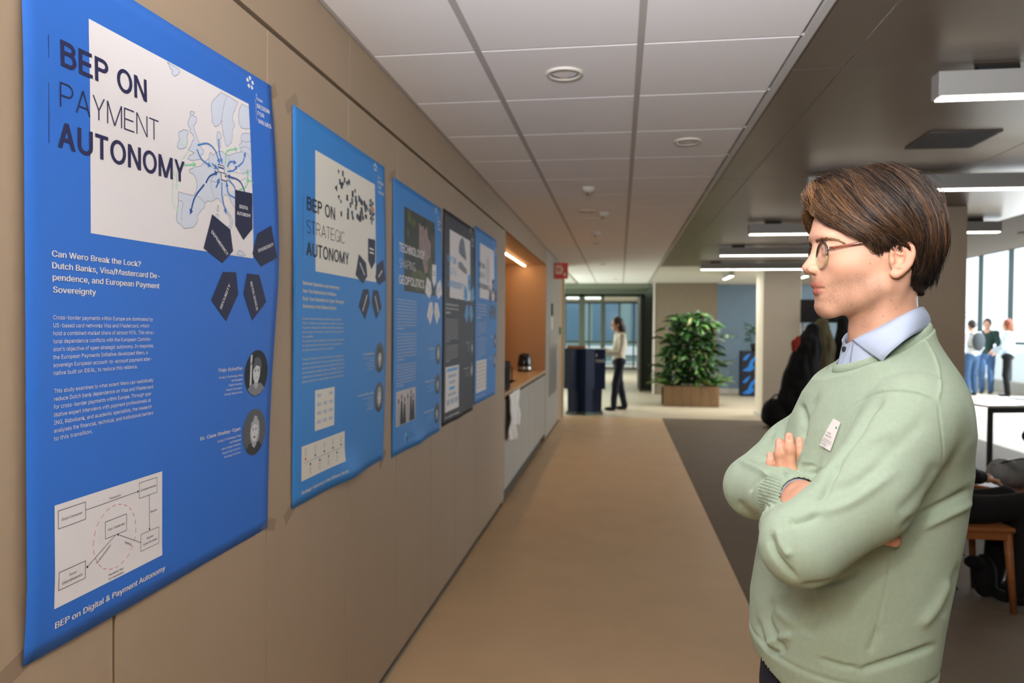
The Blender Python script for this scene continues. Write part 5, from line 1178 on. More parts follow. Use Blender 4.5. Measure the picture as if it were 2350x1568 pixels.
def hair_strands(body_me):
    HE = H(0.25, 0, 3.0); HR = np.array(cm(10.6, 8.75, 10.5))
    def lift(px, py):
        """side-view point onto the near surface of the hair's ellipsoid, or its rim"""
        d = _fw+_R*(px-1175)/FPX+_U*(784-py)/FPX; o = (CAMP-HE)/HR; e = d/HR
        A = e@e; B = o@e; C = o@o-1; D = B*B-A*C
        t = (-B-math.sqrt(D))/A if D > 0 else -B/A
        p = CAMP+d*t
        lim = float(np.interp(py, [532, 566, 585, 685], [9.5, 7.15, 6.5, 3.4])); cur = (HC[1]-p[1])*100
        if cur > lim: y = HC[1]-lim*0.01; p = CAMP+d*(y/d[1])
        return p
    def res(g, n=16):
        P = np.array(catmull([lift(*z4(*q)) for q in g], 8)); s = np.concatenate([[0], np.cumsum(np.linalg.norm(np.diff(P, axis=0), axis=1))]); u = np.linspace(0, s[-1], n)
        return np.stack([np.interp(u, s, P[:, i]) for i in range(3)], 1)
    G = [res(g) for g in GUIDES]; LG = [res(g) for g in LOWG]
    strands = []; cols = []; rad = []
    rng = np.random.default_rng(11)
    def emit(gs, count, lay0, lay1, r, spread, dark, clump):
        nG = len(gs)
        for c in range(count//clump):
            u = rng.uniform(0, nG-1.001); i = int(u); f = u-i
            du = rng.normal(0, 0.38)*np.linspace(0, 1, 16); uu = np.clip(u+du, 0, nG-1.001); ii = uu.astype(int); ff = (uu-ii)[:, None]; ar = np.arange(16); GA = np.array(gs)
            base = GA[ii, ar]*(1-ff)+GA[ii+1, ar]*ff
            lay = rng.uniform(lay0, lay1); tone = rng.beta(2, 3)
            t0 = rng.uniform(0, 0.30); t1 = rng.uniform(0.72, 1.0)
            ph = rng.uniform(0, 6.28, 3); am = rng.normal(0, 0.0034, 3)
            for k in range(clump):
                a = max(0, t0+rng.normal(0, .03)); b = min(1, t1+rng.normal(0, .04))
                tt = np.linspace(a, b, 13); P = np.stack([np.interp(tt*15, np.arange(16), base[:, q]) for q in range(3)], 1)
                off = rng.normal(0, spread, 3); P = P+off*(1-0.55*((tt-a)/(b-a))[:, None])
                P = P+am*np.sin(tt[:, None]*5+ph)
                out = (P-HE)/HR; out /= np.linalg.norm(out, axis=1)[:, None]
                P = P+out*(lay+0.0035*np.sin(PI*(tt-a)/(b-a)))[:, None]
                strands.append(P); rad.append(r*rng.uniform(0.7, 1.3)); cols.append((tone*0.75+rng.uniform(0, .25), i/nG, dark))
    emit(G, 8400, -0.008, 0.002, 0.00036, 0.0026, 0.0, 14)
    emit(G[1:9], 1900, 0.0, 0.0050, 0.00030, 0.0022, 0.0, 7)
    emit(LG, 3000, -0.004, 0.003, 0.00034, 0.0025, 1.0, 9)
    emit(G[0:4], 900, 0.0, 0.004, 0.00036, 0.003, 0.0, 6)
    near = len(strands)
    # the far side of the head, mirrored
    for k in range(0, near, 2):
        P = strands[k].copy(); P[:, 1] = 2*HC[1]-P[:, 1]; strands.append(P); rad.append(rad[k]*1.3); cols.append(cols[k])
    # a crown layer that ties both sides over the midline
    for k in range(900):
        F0 = rng.uniform(-4.5, 10.0); L0 = rng.normal(0, 1.2); z0 = 13.3-((F0-0.6)/10.6)**2*6.5+rng.normal(0, .15)
        if F0 > 7: z0 = 13.4-((F0-1.0)/10.8)**2*2.8+rng.normal(0, .2)
        q = rng.choice([-1, 1]); tt = np.linspace(0, 1, 13); ln = rng.uniform(2.0, 3.6)
        a = np.stack([F0-ln*0.9*tt, L0+q*ln*0.9*tt, z0-(0.9+0.25*abs(F0))*tt*tt*ln*0.35+0.25*np.sin(tt*3)], 1)
        strands.append(np.array([H(*v) for v in a])); rad.append(0.0005); cols.append((rng.beta(2, 3), 0.5, 0))
    S = np.array(strands); n, m = S.shape[:2]
    Tn = np.gradient(S, axis=1); Tn /= np.linalg.norm(Tn, axis=2)[..., None]+1e-9
    X = np.cross(Tn, [0.3, 0.2, 0.93]); X /= np.linalg.norm(X, axis=2)[..., None]+1e-9; Y = np.cross(Tn, X)
    tp = np.linspace(0, 1, m); taper = np.clip(np.minimum(tp*8+0.4, (1-tp)*3.0+0.12), 0, 1); R = np.array(rad)[:, None]*taper
    ring = [S+(X*math.cos(a)+Y*math.sin(a))*R[..., None] for a in (0, 2.094, 4.189)]
    V = np.stack(ring, 2).reshape(-1, 3)
    idx = np.arange(n*m*3).reshape(n, m, 3); a = idx[:, :-1]; b = idx[:, 1:]
    Q = np.stack([np.stack([a[..., k], a[..., (k+1) % 3], b[..., (k+1) % 3], b[..., k]], -1) for k in range(3)], 2).reshape(-1, 4)
    C = np.array(cols); lightc = np.array(lin((122, 86, 54))[:3]); midc = np.array(lin((62, 43, 31))[:3]); darkc = np.array(lin((25, 18, 15))[:3])
    w = np.clip(C[:, 0]*1.7-0.15-C[:, 1]*0.95-C[:, 2]*0.5, 0, 1)[:, None]; w2 = np.clip(C[:, 0]*1.8+0.15-C[:, 1]*0.6-C[:, 2]*0.5, 0, 1)[:, None]
    sc = darkc*(1-w2)+midc*w2; sc = sc*(1-w)+lightc*w
    return V, Q, np.repeat(sc, m*3, axis=0)
def mesh_np(name, V, Q, C=None, smooth=True):
    me = bpy.data.meshes.new(name); me.vertices.add(len(V)); me.vertices.foreach_set('co', V.astype(np.float32).ravel())
    k = Q.shape[1]; me.loops.add(Q.size); me.loops.foreach_set('vertex_index', Q.astype(np.int32).ravel())
    me.polygons.add(len(Q)); me.polygons.foreach_set('loop_start', (np.arange(len(Q))*k).astype(np.int32)); me.polygons.foreach_set('use_smooth', np.full(len(Q), smooth))
    me.update(calc_edges=True)
    if C is not None:
        ca = me.color_attributes.new('tone', 'FLOAT_COLOR', 'POINT'); ca.data.foreach_set('color', np.concatenate([C, np.ones((len(C), 1))], 1).astype(np.float32).ravel())
    return me
M_HAIR = mat('hair_strands', (90, 60, 40), rough=0.38, spec=0.45, vcol='tone')
M_HCAP = mat('hair_base', (44, 30, 23), rough=0.7, spec=0.2, noise_amt=0.3, noise_scale=60)
M_SHIRT = mat('pale_blue_shirt', (178, 196, 226), rough=0.8, spec=0.2)
def shirt_lines():
    nt = M_SHIRT.node_tree; b = nt.nodes['Principled BSDF']; tc = nt.nodes.new('ShaderNodeTexCoord')
    w = nt.nodes.new('ShaderNodeTexWave'); w.bands_direction = 'Z'; w.inputs['Scale'].default_value = 330; nt.links.new(tc.outputs['Object'], w.inputs['Vector'])
    r = nt.nodes.new('ShaderNodeValToRGB'); r.color_ramp.elements[0].color = lin((160, 180, 218)); r.color_ramp.elements[1].color = lin((214, 224, 240))
    nt.links.new(w.outputs['Fac'], r.inputs['Fac']); nt.links.new(r.outputs['Color'], b.inputs['Base Color'])
shirt_lines()
M_TROUSER = mat('navy_trousers', (22, 24, 38), rough=0.9, noise_amt=0.1, noise_scale=80)
M_SHOE = mat('dark_shoes', (30, 26, 24), rough=0.4)

man = thing('person', 'man in sage sweater and round glasses, arms crossed, in profile facing the largest poster', 'person', (HC[0], HC[1], 0.0))
def child(name, me, m, parent=man, **kw):
    me.transform(Matrix.Translation(-Vector((HC[0], HC[1], 0)))); return link(name, me, m, parent, **kw)
body_me = man_body()
from mathutils.bvhtree import BVHTree
BODY_BVH = BVHTree.FromPolygons([tuple(v) for v in verts_of(body_me)], [tuple(p.vertices) for p in body_me.polygons])
def on_bvh(bvh, px, py, off=0.0):
    d = Vector(_fw+_R*(px-1175)/FPX+_U*(784-py)/FPX).normalized(); h = bvh.ray_cast(Vector(CAMP), d)
    return (np.array(h[0])+np.array(h[1] if Vector(h[1]).dot(d) < 0 else -h[1])*off) if h[0] is not None else None
body = child('body', body_me, M_SKIN)
cap = hair_cap(); V, Q, C = hair_strands(None)
capo = child('hair', cap, M_HCAP)
st = child('hair_strands', mesh_np('hair_strands', V, Q, C), M_HAIR, capo, kind='stuff')
# eyebrows and lashes: short hairs laid on the skin
def brow():
    rng = np.random.default_rng(5); S = []
    G = [z4(*q) for q in [(352, 778), (395, 763), (450, 757), (520, 765), (600, 795)]]; P = np.array(catmull(G, 8))
    for k in range(420):
        u = rng.uniform(0, 1)**0.9; j = u*(len(P)-1.01); i = int(j); p = P[i]*(1-j+i)+P[i+1]*(j-i); p = p+np.array([rng.normal(0, 1.0), rng.normal(0, 1.9*(1-0.5*u))])
        ln = rng.uniform(3, 7); dr = np.array([1.0, -0.45+0.8*u]); q = p+dr*ln
        A = on_bvh(BODY_BVH, *p, 0.0004); B = on_bvh(BODY_BVH, *((p+q)/2), 0.0012); D = on_bvh(BODY_BVH, *q, 0.0014)
        if A is None or B is None or D is None or abs(A[1]-D[1]) > 0.012: continue
        S.append([A, B, D])
    S2 = []
    for s_ in S: S2.append([np.array([p[0], 2*HC[1]-p[1], p[2]]) for p in s_])
    mb = MB()
    for s_ in S+S2: mb.tube(s_, [0.00026, 0.00022, 0.00008], n=3, cap=False)
    return mb.mesh('eyebrows')
child('eyebrows', brow(), mat('brow_hair', (112, 76, 48), rough=0.6))
# sweater
sw_me = man_sweater()
SW_BVH = BVHTree.FromPolygons([tuple(v) for v in verts_of(sw_me)], [tuple(p.vertices) for p in sw_me.polygons])
sweater = child('sweater', sw_me, M_SWEAT)
# ribbed neckband of the sweater
def neckband():
    n = 260; V = []; F = []
    prof = [(0.0, -0.007), (0.0028, -0.006), (0.0038, 0.0), (0.0034, 0.006), (0.0015, 0.0085), (-0.0012, 0.008), (-0.002, 0.0), (-0.0015, -0.007)]
    for i in range(n):
        a = 2*PI*i/n; x = 0.415+0.0675*math.cos(a); y = 1.2485+0.0705*math.sin(a); z = NECKZ(x)+0.003
        rib = 0.0004*math.sin(i*PI*0.66)
        for (o, h) in prof: V.append((x+(o+rib)*math.cos(a)-0.2*h*math.cos(a), y+(o+rib)*math.sin(a)-0.2*h*math.sin(a), z+h))
    m = len(prof)
    for i in range(n):
        for j in range(m): F.append((i*m+j, ((i+1) % n)*m+j, ((i+1) % n)*m+(j+1) % m, i*m+(j+1) % m))
    me = bpy.data.meshes.new('neckband'); me.from_pydata(V, [], F); me.update(); me.polygons.foreach_set('use_smooth', [True]*len(F)); return me
child('neckband', neckband(), M_SWEAT, sweater)
# shirt: stand, folded leaves, front, button, cuff edge
TOPC = [(1955, 781, 1.152), (1978, 769, 1.134), (2012, 753, 1.118), (2050, 733, 1.110), (2085, 716, 1.112), (2108, 706, 1.130), (2116, 704, 1.163)]
OUTC = [(2024, 831, 1.098), (2036, 815, 1.090), (2056, 797, 1.085), (2080, 778, 1.084), (2106, 764, 1.100), (2126, 757, 1.126), (2136, 754, 1.160)]
tn = [at(*p) for p in TOPC]; on = [at(*p) for p in OUTC]
def mir(p): return np.array([p[0], 2*HC[1]-p[1], p[2]])
tn[-1][1] = HC[1]; on[-1][1] = HC[1]
tc = catmull(tn+[mir(p) for p in tn[-2::-1]], 4); oc = catmull(on+[mir(p) for p in on[-2::-1]], 4)
def sheet(A, B, bulge, rows, name, drop=None):
    V = []; F = []; n = len(A)
    for i in range(n):
        c = (A[i]+B[i])/2-np.array([HC[0]+0.01, HC[1], (A[i][2]+B[i][2])/2]); c /= np.linalg.norm(c)+1e-9
        for j in range(rows+1):
            t = j/rows; V.append(tuple(A[i]*(1-t)+B[i]*t+c*bulge*math.sin(PI*min(1, t*1.15))))
    for i in range(n-1):
        for j in range(rows): F.append((i*(rows+1)+j, (i+1)*(rows+1)+j, (i+1)*(rows+1)+j+1, i*(rows+1)+j+1))
    me = bpy.data.meshes.new(name); me.from_pydata(V, [], F); me.update(); me.polygons.foreach_set('use_smooth', [True]*len(F)); return me
shirt_in = []
for p in tc:
    c = p-np.array([HC[0]+0.012, HC[1], p[2]]); c /= np.linalg.norm(c); shirt_in.append(p-c*0.003-np.array([0, 0, 0.001]))
low = []
for p in tc:
    c = p-np.array([HC[0]+0.012, HC[1], p[2]]); c /= np.linalg.norm(c); low.append(p+c*0.006-np.array([0, 0, 0.055]))
shirt = child('shirt', sheet(shirt_in, low, 0.001, 4, 'shirt'), M_SHIRT); solid(shirt, 0.0012)
leaf = child('collar_leaf', sheet(tc, oc, 0.004, 5, 'collar_leaf'), M_SHIRT, shirt); solid(leaf, 0.0016, 1.0)
# front edge of the shirt closing below the throat
fr = MB(); a = shirt_in[0]; b = mir(a); lo = low[0]; lo2 = mir(lo); cdn = (lo+lo2)/2+np.array([-0.012, 0, -0.012])
fr.add([a, lo, (a+b)/2+np.array([-0.004, -0.001, -0.006]), cdn], [(0, 1, 3, 2)]); fr.add([b, lo2, (a+b)/2+np.array([-0.004, 0.001, -0.006]), cdn+np.array([0, 0.002, 0])], [(0, 2, 3, 1)])
pk = child('placket', fr.mesh('placket'), M_SHIRT, shirt); solid(pk, 0.0015)
bt = MB(); bc = (a+b)/2+np.array([-0.0065, -0.004, -0.014]); bt.tube([bc, bc+np.array([-0.002, -0.0008, 0])], 0.0048, n=14)
child('button', bt.mesh('button'), mat('shell_button', (60, 55, 58), rough=0.3), shirt)
cf = MB(); c0 = at(1834, 1147, 1.108); cx = at(1890, 1160, 1.04)-at(1826, 1144, 1.118); cx /= np.linalg.norm(cx)
uu = np.cross(cx, [0, 0, 1.0]); uu /= np.linalg.norm(uu); vv = np.cross(cx, uu)
cf.tube([c0+(uu*math.cos(t)+vv*math.sin(t))*0.0295-cx*0.002 for t in np.linspace(0, 2*PI, 33)], 0.0022, n=6, cap=False)
child('shirt_cuff', cf.mesh('shirt_cuff', True), M_SHIRT, shirt)
# trousers down to the shoes
def trousers():
    s = Sdf()
    s.loft([(0.80, 0.365, 1.275, 0.118, 0.150), (0.88, 0.362, 1.275, 0.117, 0.152), (0.99, 0.362, 1.275, 0.108, 0.146)], TF, TL)
    for q in (1, -1):
        hp = np.array([0.365, 1.275, 0.82])+TL*0.078*q; kn = hp+np.array([-0.01, 0, -0.36]); an = np.array([kn[0]+0.01, kn[1], 0.075])
        s.chain([hp, kn, an], [0.085, 0.062, 0.05], k=0.02, ki=0.03)
    return s.mesh('trousers', 0.006)
child('trousers', trousers(), M_TROUSER)
def shoe(c, d, L=0.27):
    s = Sdf(); c = np.array(c, float); d = np.array(d, float)/np.linalg.norm(d); sd = np.array([-d[1], d[0], 0]); Mx = np.array([d, sd, [0, 0, 1]])
    s.ell(c+d*L*0.30+np.array([0, 0, 0.035]), (L*0.33, L*0.17, 0.038), Mx); s.ell(c-d*L*0.05+np.array([0, 0, 0.05]), (L*0.24, L*0.145, 0.05), Mx, k=0.03)
    return s.mesh('shoe', 0.006, clip=lambda P: 0.002-P[:, 2])
for q in (1, -1):
    hp = np.array([0.365, 1.275, 0])+TL*0.078*q; child('shoe', shoe((hp[0]+0.02, hp[1], 0), TF), M_SHOE)

# ---------------------------------------------------------------- glasses
gl = thing('glasses', 'round thin-rimmed glasses with tortoiseshell temples, worn by the man in the sage sweater', 'glasses', tuple(H(9.5, 0, 0)))
GO = Vector(gl.location)
def gchild(name, mb, m, parent=gl, smooth=True, **kw):
    me = mb.mesh(name, smooth); me.transform(Matrix.Translation(-GO)); return link(name, me, m, parent, **kw)
M_RIMD = mat('tortoise_dark', (52, 36, 26), rough=0.25, coat=0.4); M_RIML = mat('olive_acetate', (150, 138, 104), rough=0.25, coat=0.4)
M_TORT = mat('tortoiseshell', (105, 52, 34), rough=0.22, noise_amt=0.75, noise_scale=90, coat=0.5); M_LENS = mat('lens_glass', (255, 255, 255), rough=0.0, trans=1.0, ior=1.05, alpha=0.25, spec=0.6)
Fl, Zl = side(1886.5, 586, 3.35)
RX, RZ = 0.0208, 0.0205
for q in (1, -1):
    c = H(Fl, 3.35*q, Zl); nrm = np.array([-math.cos(0.10), -math.sin(0.10)*q, 0.0]); t = np.array([nrm[1], -nrm[0], 0.0]); z = np.array([0, 0, 1.0])
    mb = MB(); pts = [c+t*RX*math.cos(a)+z*RZ*math.sin(a) for a in np.linspace(0, 2*PI, 49)]
    mb.tube(pts, 0.00135, n=8, cap=False, flat=1.5)
    for i in range(len(mb.f)): mb.mi[i] = 0 if math.sin(2*PI*(i//8+0.5)/48) > -0.15 else 1
    gchild('rim', mb, [M_RIMD, M_RIML])
    ln = MB(); ln.add([c+nrm*0.0006]+[c+t*RX*0.97*math.cos(a)+z*RZ*0.97*math.sin(a)+nrm*0.0002 for a in np.linspace(0, 2*PI, 33)[:-1]], [(0, 1+i, 1+(i+1) % 32) for i in range(32)])
    gchild('lens', ln, M_LENS)
    out = c-t*RX*(1 if q*t[1] > 0 else -1)*1.0
    hin = c+np.array([0.004, -RX*q*0.99, 0.009])
    tp = MB(); endp = H(-0.9, 7.75*q, 1.15)
    pts = catmull([hin, hin+np.array([0.010, -0.007*q, 0.001]), hin*0.5+endp*0.5+np.array([0, -0.010*q, 0.0015]), endp, H(-2.3, 7.5*q, 0.2), H(-2.9, 7.2*q, -1.2)], 5)
    tp.tube(pts, 0.0013, n=8, flat=1.5); gchild('temple', tp, M_TORT)
    hg = MB(); hg.bbox(tuple(hin+np.array([-0.001, -0.0022, -0.0022])), tuple(hin+np.array([0.009, 0.0022, 0.0026])), 0.0006); gchild('hinge', hg, mat('nickel', (190, 186, 178), rough=0.25, metal=0.9), smooth=False)
br = MB(); c1 = H(Fl, 3.35, Zl); c2 = H(Fl, -3.35, Zl)
br.tube(catmull([c1+np.array([0, RX*0.96, 0.006]), H(Fl+0.35, 0, Zl+1.05), c2+np.array([0, -RX*0.96, 0.006])], 8), 0.0014, n=8); gchild('bridge', br, M_RIMD)
# eyes
for q in (1, -1):
    eb = MB(); bm = bmesh.new(); bmesh.ops.create_uvsphere(bm, u_segments=20, v_segments=14, radius=0.0122)
    for v in bm.verts: v.co += Vector(H(7.75, 3.2*q, 0.33))
    eb.frombm(bm); child('eye', eb.mesh('eye', True), mat('eye_white', (214, 205, 198), rough=0.15), body)
# ---------------------------------------------------------------- name badge
bd = MB(); cs = [(1915.7, 962), (1931.9, 971), (1908.4, 1036.3), (1882, 1022)]
nb = thing('name_badge', 'white rectangular name sticker with a green dot on the chest of the sage sweater', 'badge', tuple(on_bvh(SW_BVH, 1908, 1000, 0.0)))
def badge_pt(u, v, off):
    p = np.array(cs[0])*(1-u)*(1-v)+np.array(cs[1])*u*(1-v)+np.array(cs[2])*u*v+np.array(cs[3])*(1-u)*v
    return on_bvh(SW_BVH, *p, off)
bp = [[badge_pt(u/6, v/8, 0.0030) for v in range(9)] for u in range(7)]
bp = np.array(bp); 
for _ in range(6): bp[1:-1, 1:-1] = (bp[:-2, 1:-1]+bp[2:, 1:-1]+bp[1:-1, :-2]+bp[1:-1, 2:])/4
def bpos(u, v, o=0.0):
    i = min(5, int(u*6)); j = min(7, int(v*8)); a = u*6-i; b = v*8-j
    n = np.cross(bp[6, 0]-bp[0, 0], bp[0, 8]-bp[0, 0]); n /= np.linalg.norm(n); n = n if n@(CAMP-bp[0, 0]) > 0 else -n
    return bp[i, j]*(1-a)*(1-b)+bp[i+1, j]*a*(1-b)+bp[i, j+1]*(1-a)*b+bp[i+1, j+1]*a*b+n*o
NO = Vector(nb.location)
def nchild(name, mb, m, **kw):
    me = mb.mesh(name); me.transform(Matrix.Translation(-NO)); o = link(name, me, m, nb, **kw); return o
g = MB(); g.add([bp[i, j] for i in range(7) for j in range(9)], [(i*9+j, (i+1)*9+j, (i+1)*9+j+1, i*9+j+1) for i in range(6) for j in range(8)])
solid(nchild('sticker', g, mat('sticker_white', (236, 232, 232), rough=0.5)), 0.0006)
dk = MB(); dk.add([bpos(0.80, 0.22, 0.001)]+[bpos(0.80+0.085*math.cos(a), 0.22+0.038*math.sin(a), 0.001) for a in np.linspace(0, 2*PI, 17)[:-1]], [(0, 1+i, 1+(i+1) % 16) for i in range(16)])
for k, (v0, w0, u0) in enumerate(((0.50, 0.42, 0.12), (0.60, 0.62, 0.10), (0.72, 0.80, 0.10), (0.80, 0.86, 0.06), (0.89, 0.55, 0.08))):
    if k == 2: tl = MB(); tl.add([bpos(u0, v0, .001), bpos(u0+w0, v0, .001), bpos(u0+w0, v0+.008, .001), bpos(u0, v0+.008, .001)], [(0, 1, 2, 3)]); nchild('printed_rule', tl, mat('print_black', (40, 40, 44))); continue
    V_, F_ = text_polys(('meijde', 'student TU Delft', '', 'Design for Values Impact Case', 'The Hague')[k]); x1 = max(p[0] for p in V_); tl = MB()
    tl.add([bpos(u0+x/x1*w0, v0-y*(.075 if k < 2 else .05), .001) for x, y in V_], F_); nchild('printed_text', tl, mat('print_black', (40, 40, 44)), kind='stuff')
nchild('green_dot', dk, mat('print_green', (20, 150, 110), rough=0.5))
# ================================================================ people
M_SKIN2 = mat('skin_far', (206, 156, 128), rough=0.5)
def figure(name, label, loc, heading, height, colors, pose, hair='short', group=None, extra=None):
    """colors: top, trousers, hair, shoes; pose: dict of joints in the figure's own frame (x forward, y left, z up) for a 1.75 m person"""
    t = thing(name, label, 'person', loc, heading, group); k = height/1.75
    p = dict(hip=(0, 0, .93), chest=(0, 0, 1.30), head=(.02, 0, 1.62), kneeL=(.03, .09, .50), kneeR=(.03, -.09, .50), ankL=(-.01, .09, .08), ankR=(-.01, -.09, .08),
             elbL=(-.02, .24, 1.12), elbR=(-.02, -.24, 1.12), wrL=(.10, .22, .90), wrR=(.10, -.22, .90)); p.update(pose); p = {a: np.array(v, float)*k for a, v in p.items()}
    hp, ch, hd = p['hip'], p['chest'], p['head']; Y = np.array([0, 1.0, 0]); shl = ch+np.array([0, .175, .12])*k; shr = ch+np.array([0, -.175, .12])*k
    vox = .008 if height*0+np.hypot(loc[0], loc[1]) > 9 else .006
    s = Sdf()
    s.ell(hd+np.array([.0, 0, .02])*k, (.092*k, .074*k, .112*k)); s.ell(hd+np.array([.035, 0, -.05])*k, (.055*k, .052*k, .075*k), k=.02)
    s.cone(hd+np.array([.088, 0, .01])*k, hd+np.array([.108, 0, -.022])*k, .010*k, .014*k, k=.012); s.cone(hd+np.array([-.01, 0, -.05])*k, ch+np.array([0, 0, .14])*k, .050*k, .056*k, k=.02)
    for q in (1, -1): s.ell(hd+np.array([-.005, .076*q, -.01])*k, (.018*k, .010*k, .03*k), k=.006)
    s.chain([ch+np.array([0, 0, .12])*k, ch, hp+np.array([0, 0, .1])*k], [.09*k, .10*k, .10*k], k=.03)
    for a, b, c in (('L', shl, 1), ('R', shr, -1)):
        e, w = p['elb'+a], p['wr'+a]; s.chain([b, e, w], [.04*k, .034*k, .024*k], k=.03); d = (w-e)/np.linalg.norm(w-e); sd = np.cross(d, [0, 0, 1.0]); sd = sd/(np.linalg.norm(sd)+1e-9)
        s.ell(w+d*.05*k, (.030*k, .030*k, .026*k), k=.01)
        for f in range(4): s.cone(w+d*.07*k+sd*(f-1.5)*.016*k, w+d*(.13+.012*(f in (1, 2)))*k+sd*(f-1.5)*.015*k+np.array([0, 0, -.02])*k, .009*k, .007*k, k=.004)
        s.cone(w+d*.03*k+sd*.025*k*-c, w+d*.085*k+sd*.045*k*-c, .010*k, .008*k, k=.006)
    link('body', s.mesh('body', vox*.8), M_SKIN2, t)
    s = Sdf()
    s.chain([ch+np.array([-.005, 0, .10])*k, ch+np.array([0, 0, -.02])*k, hp+np.array([0, 0, .16])*k, hp+np.array([0, 0, .0])*k], [.085*k, .118*k, .115*k, .125*k], ki=.03)
    s.cone(shl, shr, .062*k, .062*k, k=.05)
    s.ell(ch+np.array([0, 0, -.02])*k, (.12*k, .175*k, .17*k), k=.03)
    s.chain([shl, p['elbL'], p['wrL']], [.062*k, .055*k, .042*k], k=.025, ki=.02); s.chain([shr, p['elbR'], p['wrR']], [.062*k, .055*k, .042*k], k=.025, ki=.02)
    s.cone(ch+np.array([.01, 0, .16])*k, ch+np.array([.01, 0, .30])*k, .056*k, .05*k, mode='sub', k=.004)
    me = s.mesh('top', vox); V = verts_of(me); N = normals_of(me); nz = np.array([noise.noise(Vector(v)*9)+.5*noise.noise(Vector(v)*22) for v in V]); set_verts(me, V+N*(nz*.010)[:, None]); link('top', me, colors[0], t)
    s = Sdf(); s.ell(hp+np.array([0, 0, -.02])*k, (.125*k, .165*k, .12*k))
    for a, q in (('L', 1), ('R', -1)): s.chain([hp+np.array([0, .085*q, -.04])*k, p['knee'+a], p['ank'+a]+np.array([0, 0, .01])], [.092*k, .068*k, .058*k], k=.03, ki=.03)
    me = s.mesh('trousers', vox); V = verts_of(me); N = normals_of(me); nz = np.array([noise.noise(Vector(v)*8) for v in V]); set_verts(me, V+N*(nz*.008)[:, None]); link('trousers', me, colors[1], t)
    for a in 'LR':
        c = p['ank'+a]; s = Sdf(); fwd = p.get('toe'+a, np.array([1.0, 0, 0])); fwd = fwd/np.linalg.norm(fwd); s.ell(c+fwd*.07*k+np.array([0, 0, -.045*k]), (.11*k, .045*k, .036*k), np.array([fwd, np.cross([0, 0, 1.0], fwd)/1.0, [0, 0, 1.0]]) if abs(fwd[2]) < .2 else None); s.ell(c+np.array([0, 0, -.03])*k, (.052*k, .042*k, .05*k), k=.02)
        z0 = c[2]-.078*k; link('shoe', s.mesh('shoe', vox*.8, clip=lambda P: z0-P[:, 2]), colors[3], t)
    s = Sdf(); s.ell(hd+np.array([-.014, 0, .035])*k, (.100*k, .084*k, .115*k)); s.ell(hd+np.array([.085, 0, -.02])*k, (.075*k, .062*k, .10*k), mode='sub', k=.01)
    if hair == 'long': s.chain([hd+np.array([-.05, 0, .04])*k, hd+np.array([-.085, 0, -.08])*k, hd+np.array([-.10, 0, -.22])*k, hd+np.array([-.105, 0, -.31])*k], [.075*k, .078*k, .068*k, .035*k], k=.03, ki=.03)
    elif hair == 'bob': s.chain([hd+np.array([-.03, .0, .03])*k, hd+np.array([-.06, 0, -.11])*k], [.085*k, .075*k], k=.03); s.cone(hd+np.array([-.01, .07, -.02])*k, hd+np.array([-.02, .075, -.11])*k, .022*k, .018*k, k=.02); s.cone(hd+np.array([-.01, -.07, -.02])*k, hd+np.array([-.02, -.075, -.11])*k, .022*k, .018*k, k=.02)
    me = s.mesh('hair', vox*.8); V = verts_of(me); N = normals_of(me); nz = np.array([noise.noise(Vector((v[0]*60, v[1]*60, v[2]*9))) for v in V]); set_verts(me, V+N*(nz*.005)[:, None]); link('hair', me, colors[2], t)
    return t
C_CREAM = mat('cream_jumper', (214, 206, 190), rough=0.95); C_NAVYT = mat('navy_trousers_far', (26, 28, 42), rough=0.9); C_DKBR = mat('dark_brown_hair', (46, 30, 22), rough=0.5)
C_BLK = mat('black_cloth', (14, 13, 15), rough=0.95); C_RED = mat('copper_hair', (122, 62, 34), rough=0.5); C_SHIRTB = mat('light_blue_top', (188, 206, 222), rough=0.9); C_JEAN = mat('blue_jeans', (62, 92, 130), rough=0.9); C_BOOT = mat('black_shoes', (12, 12, 13), rough=0.4)
wom = figure('person', 'woman in cream jumper and navy trousers with long dark hair, standing at the navy kiosk', (-0.02, 13.45, 0), PI+.25, 1.70, (C_CREAM, C_NAVYT, C_DKBR, C_BOOT),
       dict(head=(.035, 0, 1.60), chest=(-.03, 0, 1.27), hip=(-.01, 0, .93), elbL=(.02, .22, 1.06), elbR=(.02, -.22, 1.06), wrL=(.24, .12, 1.07), wrR=(.24, -.10, 1.12), kneeL=(.07, .08, .50), kneeR=(-.05, -.08, .50), ankL=(.10, .08, .08), ankR=(-.15, -.08, .08)), hair='long')
t = thing('tablet', 'small dark tablet held by the woman at the kiosk', 'tablet', (-0.34, 13.38, 1.08), PI+.25)
b = MB(); b.bbox((-0.11, -0.08, -0.005), (0.07, 0.08, 0.005), 0.003); o = b.obj('tablet_body', M_BLACK, t); o.rotation_euler = (0, -.5, 0)
figure('person', 'student in white shirt wearing a dark grey backpack, left of the window group', (8.05, 18.3, 0), 1.9, 1.74, (mat('white_shirt', (222, 226, 232), rough=.9), C_JEAN, C_DKBR, C_BOOT), dict(wrL=(.12, .22, .92)), group='students by the windows')
t = thing('backpack', 'dark grey backpack on the back of the student by the windows', 'backpack', (8.05, 18.3, 1.25), 1.9)
sd_ = Sdf(); sd_.ell((-.19, 0, 0), (.09, .15, .22)); link('bag_body', sd_.mesh('bag_body', .01), mat('grey_bag', (70, 76, 82), rough=.9), t)
for q in (1, -1):
    b = MB(); b.tube(catmull([(-.14, .09*q, .14), (-.02, .11*q, .20), (.12, .10*q, .12), (.12, .11*q, -.05), (-.12, .12*q, -.14)], 5), .012, n=8); b.obj('strap', M_BLACK, t)
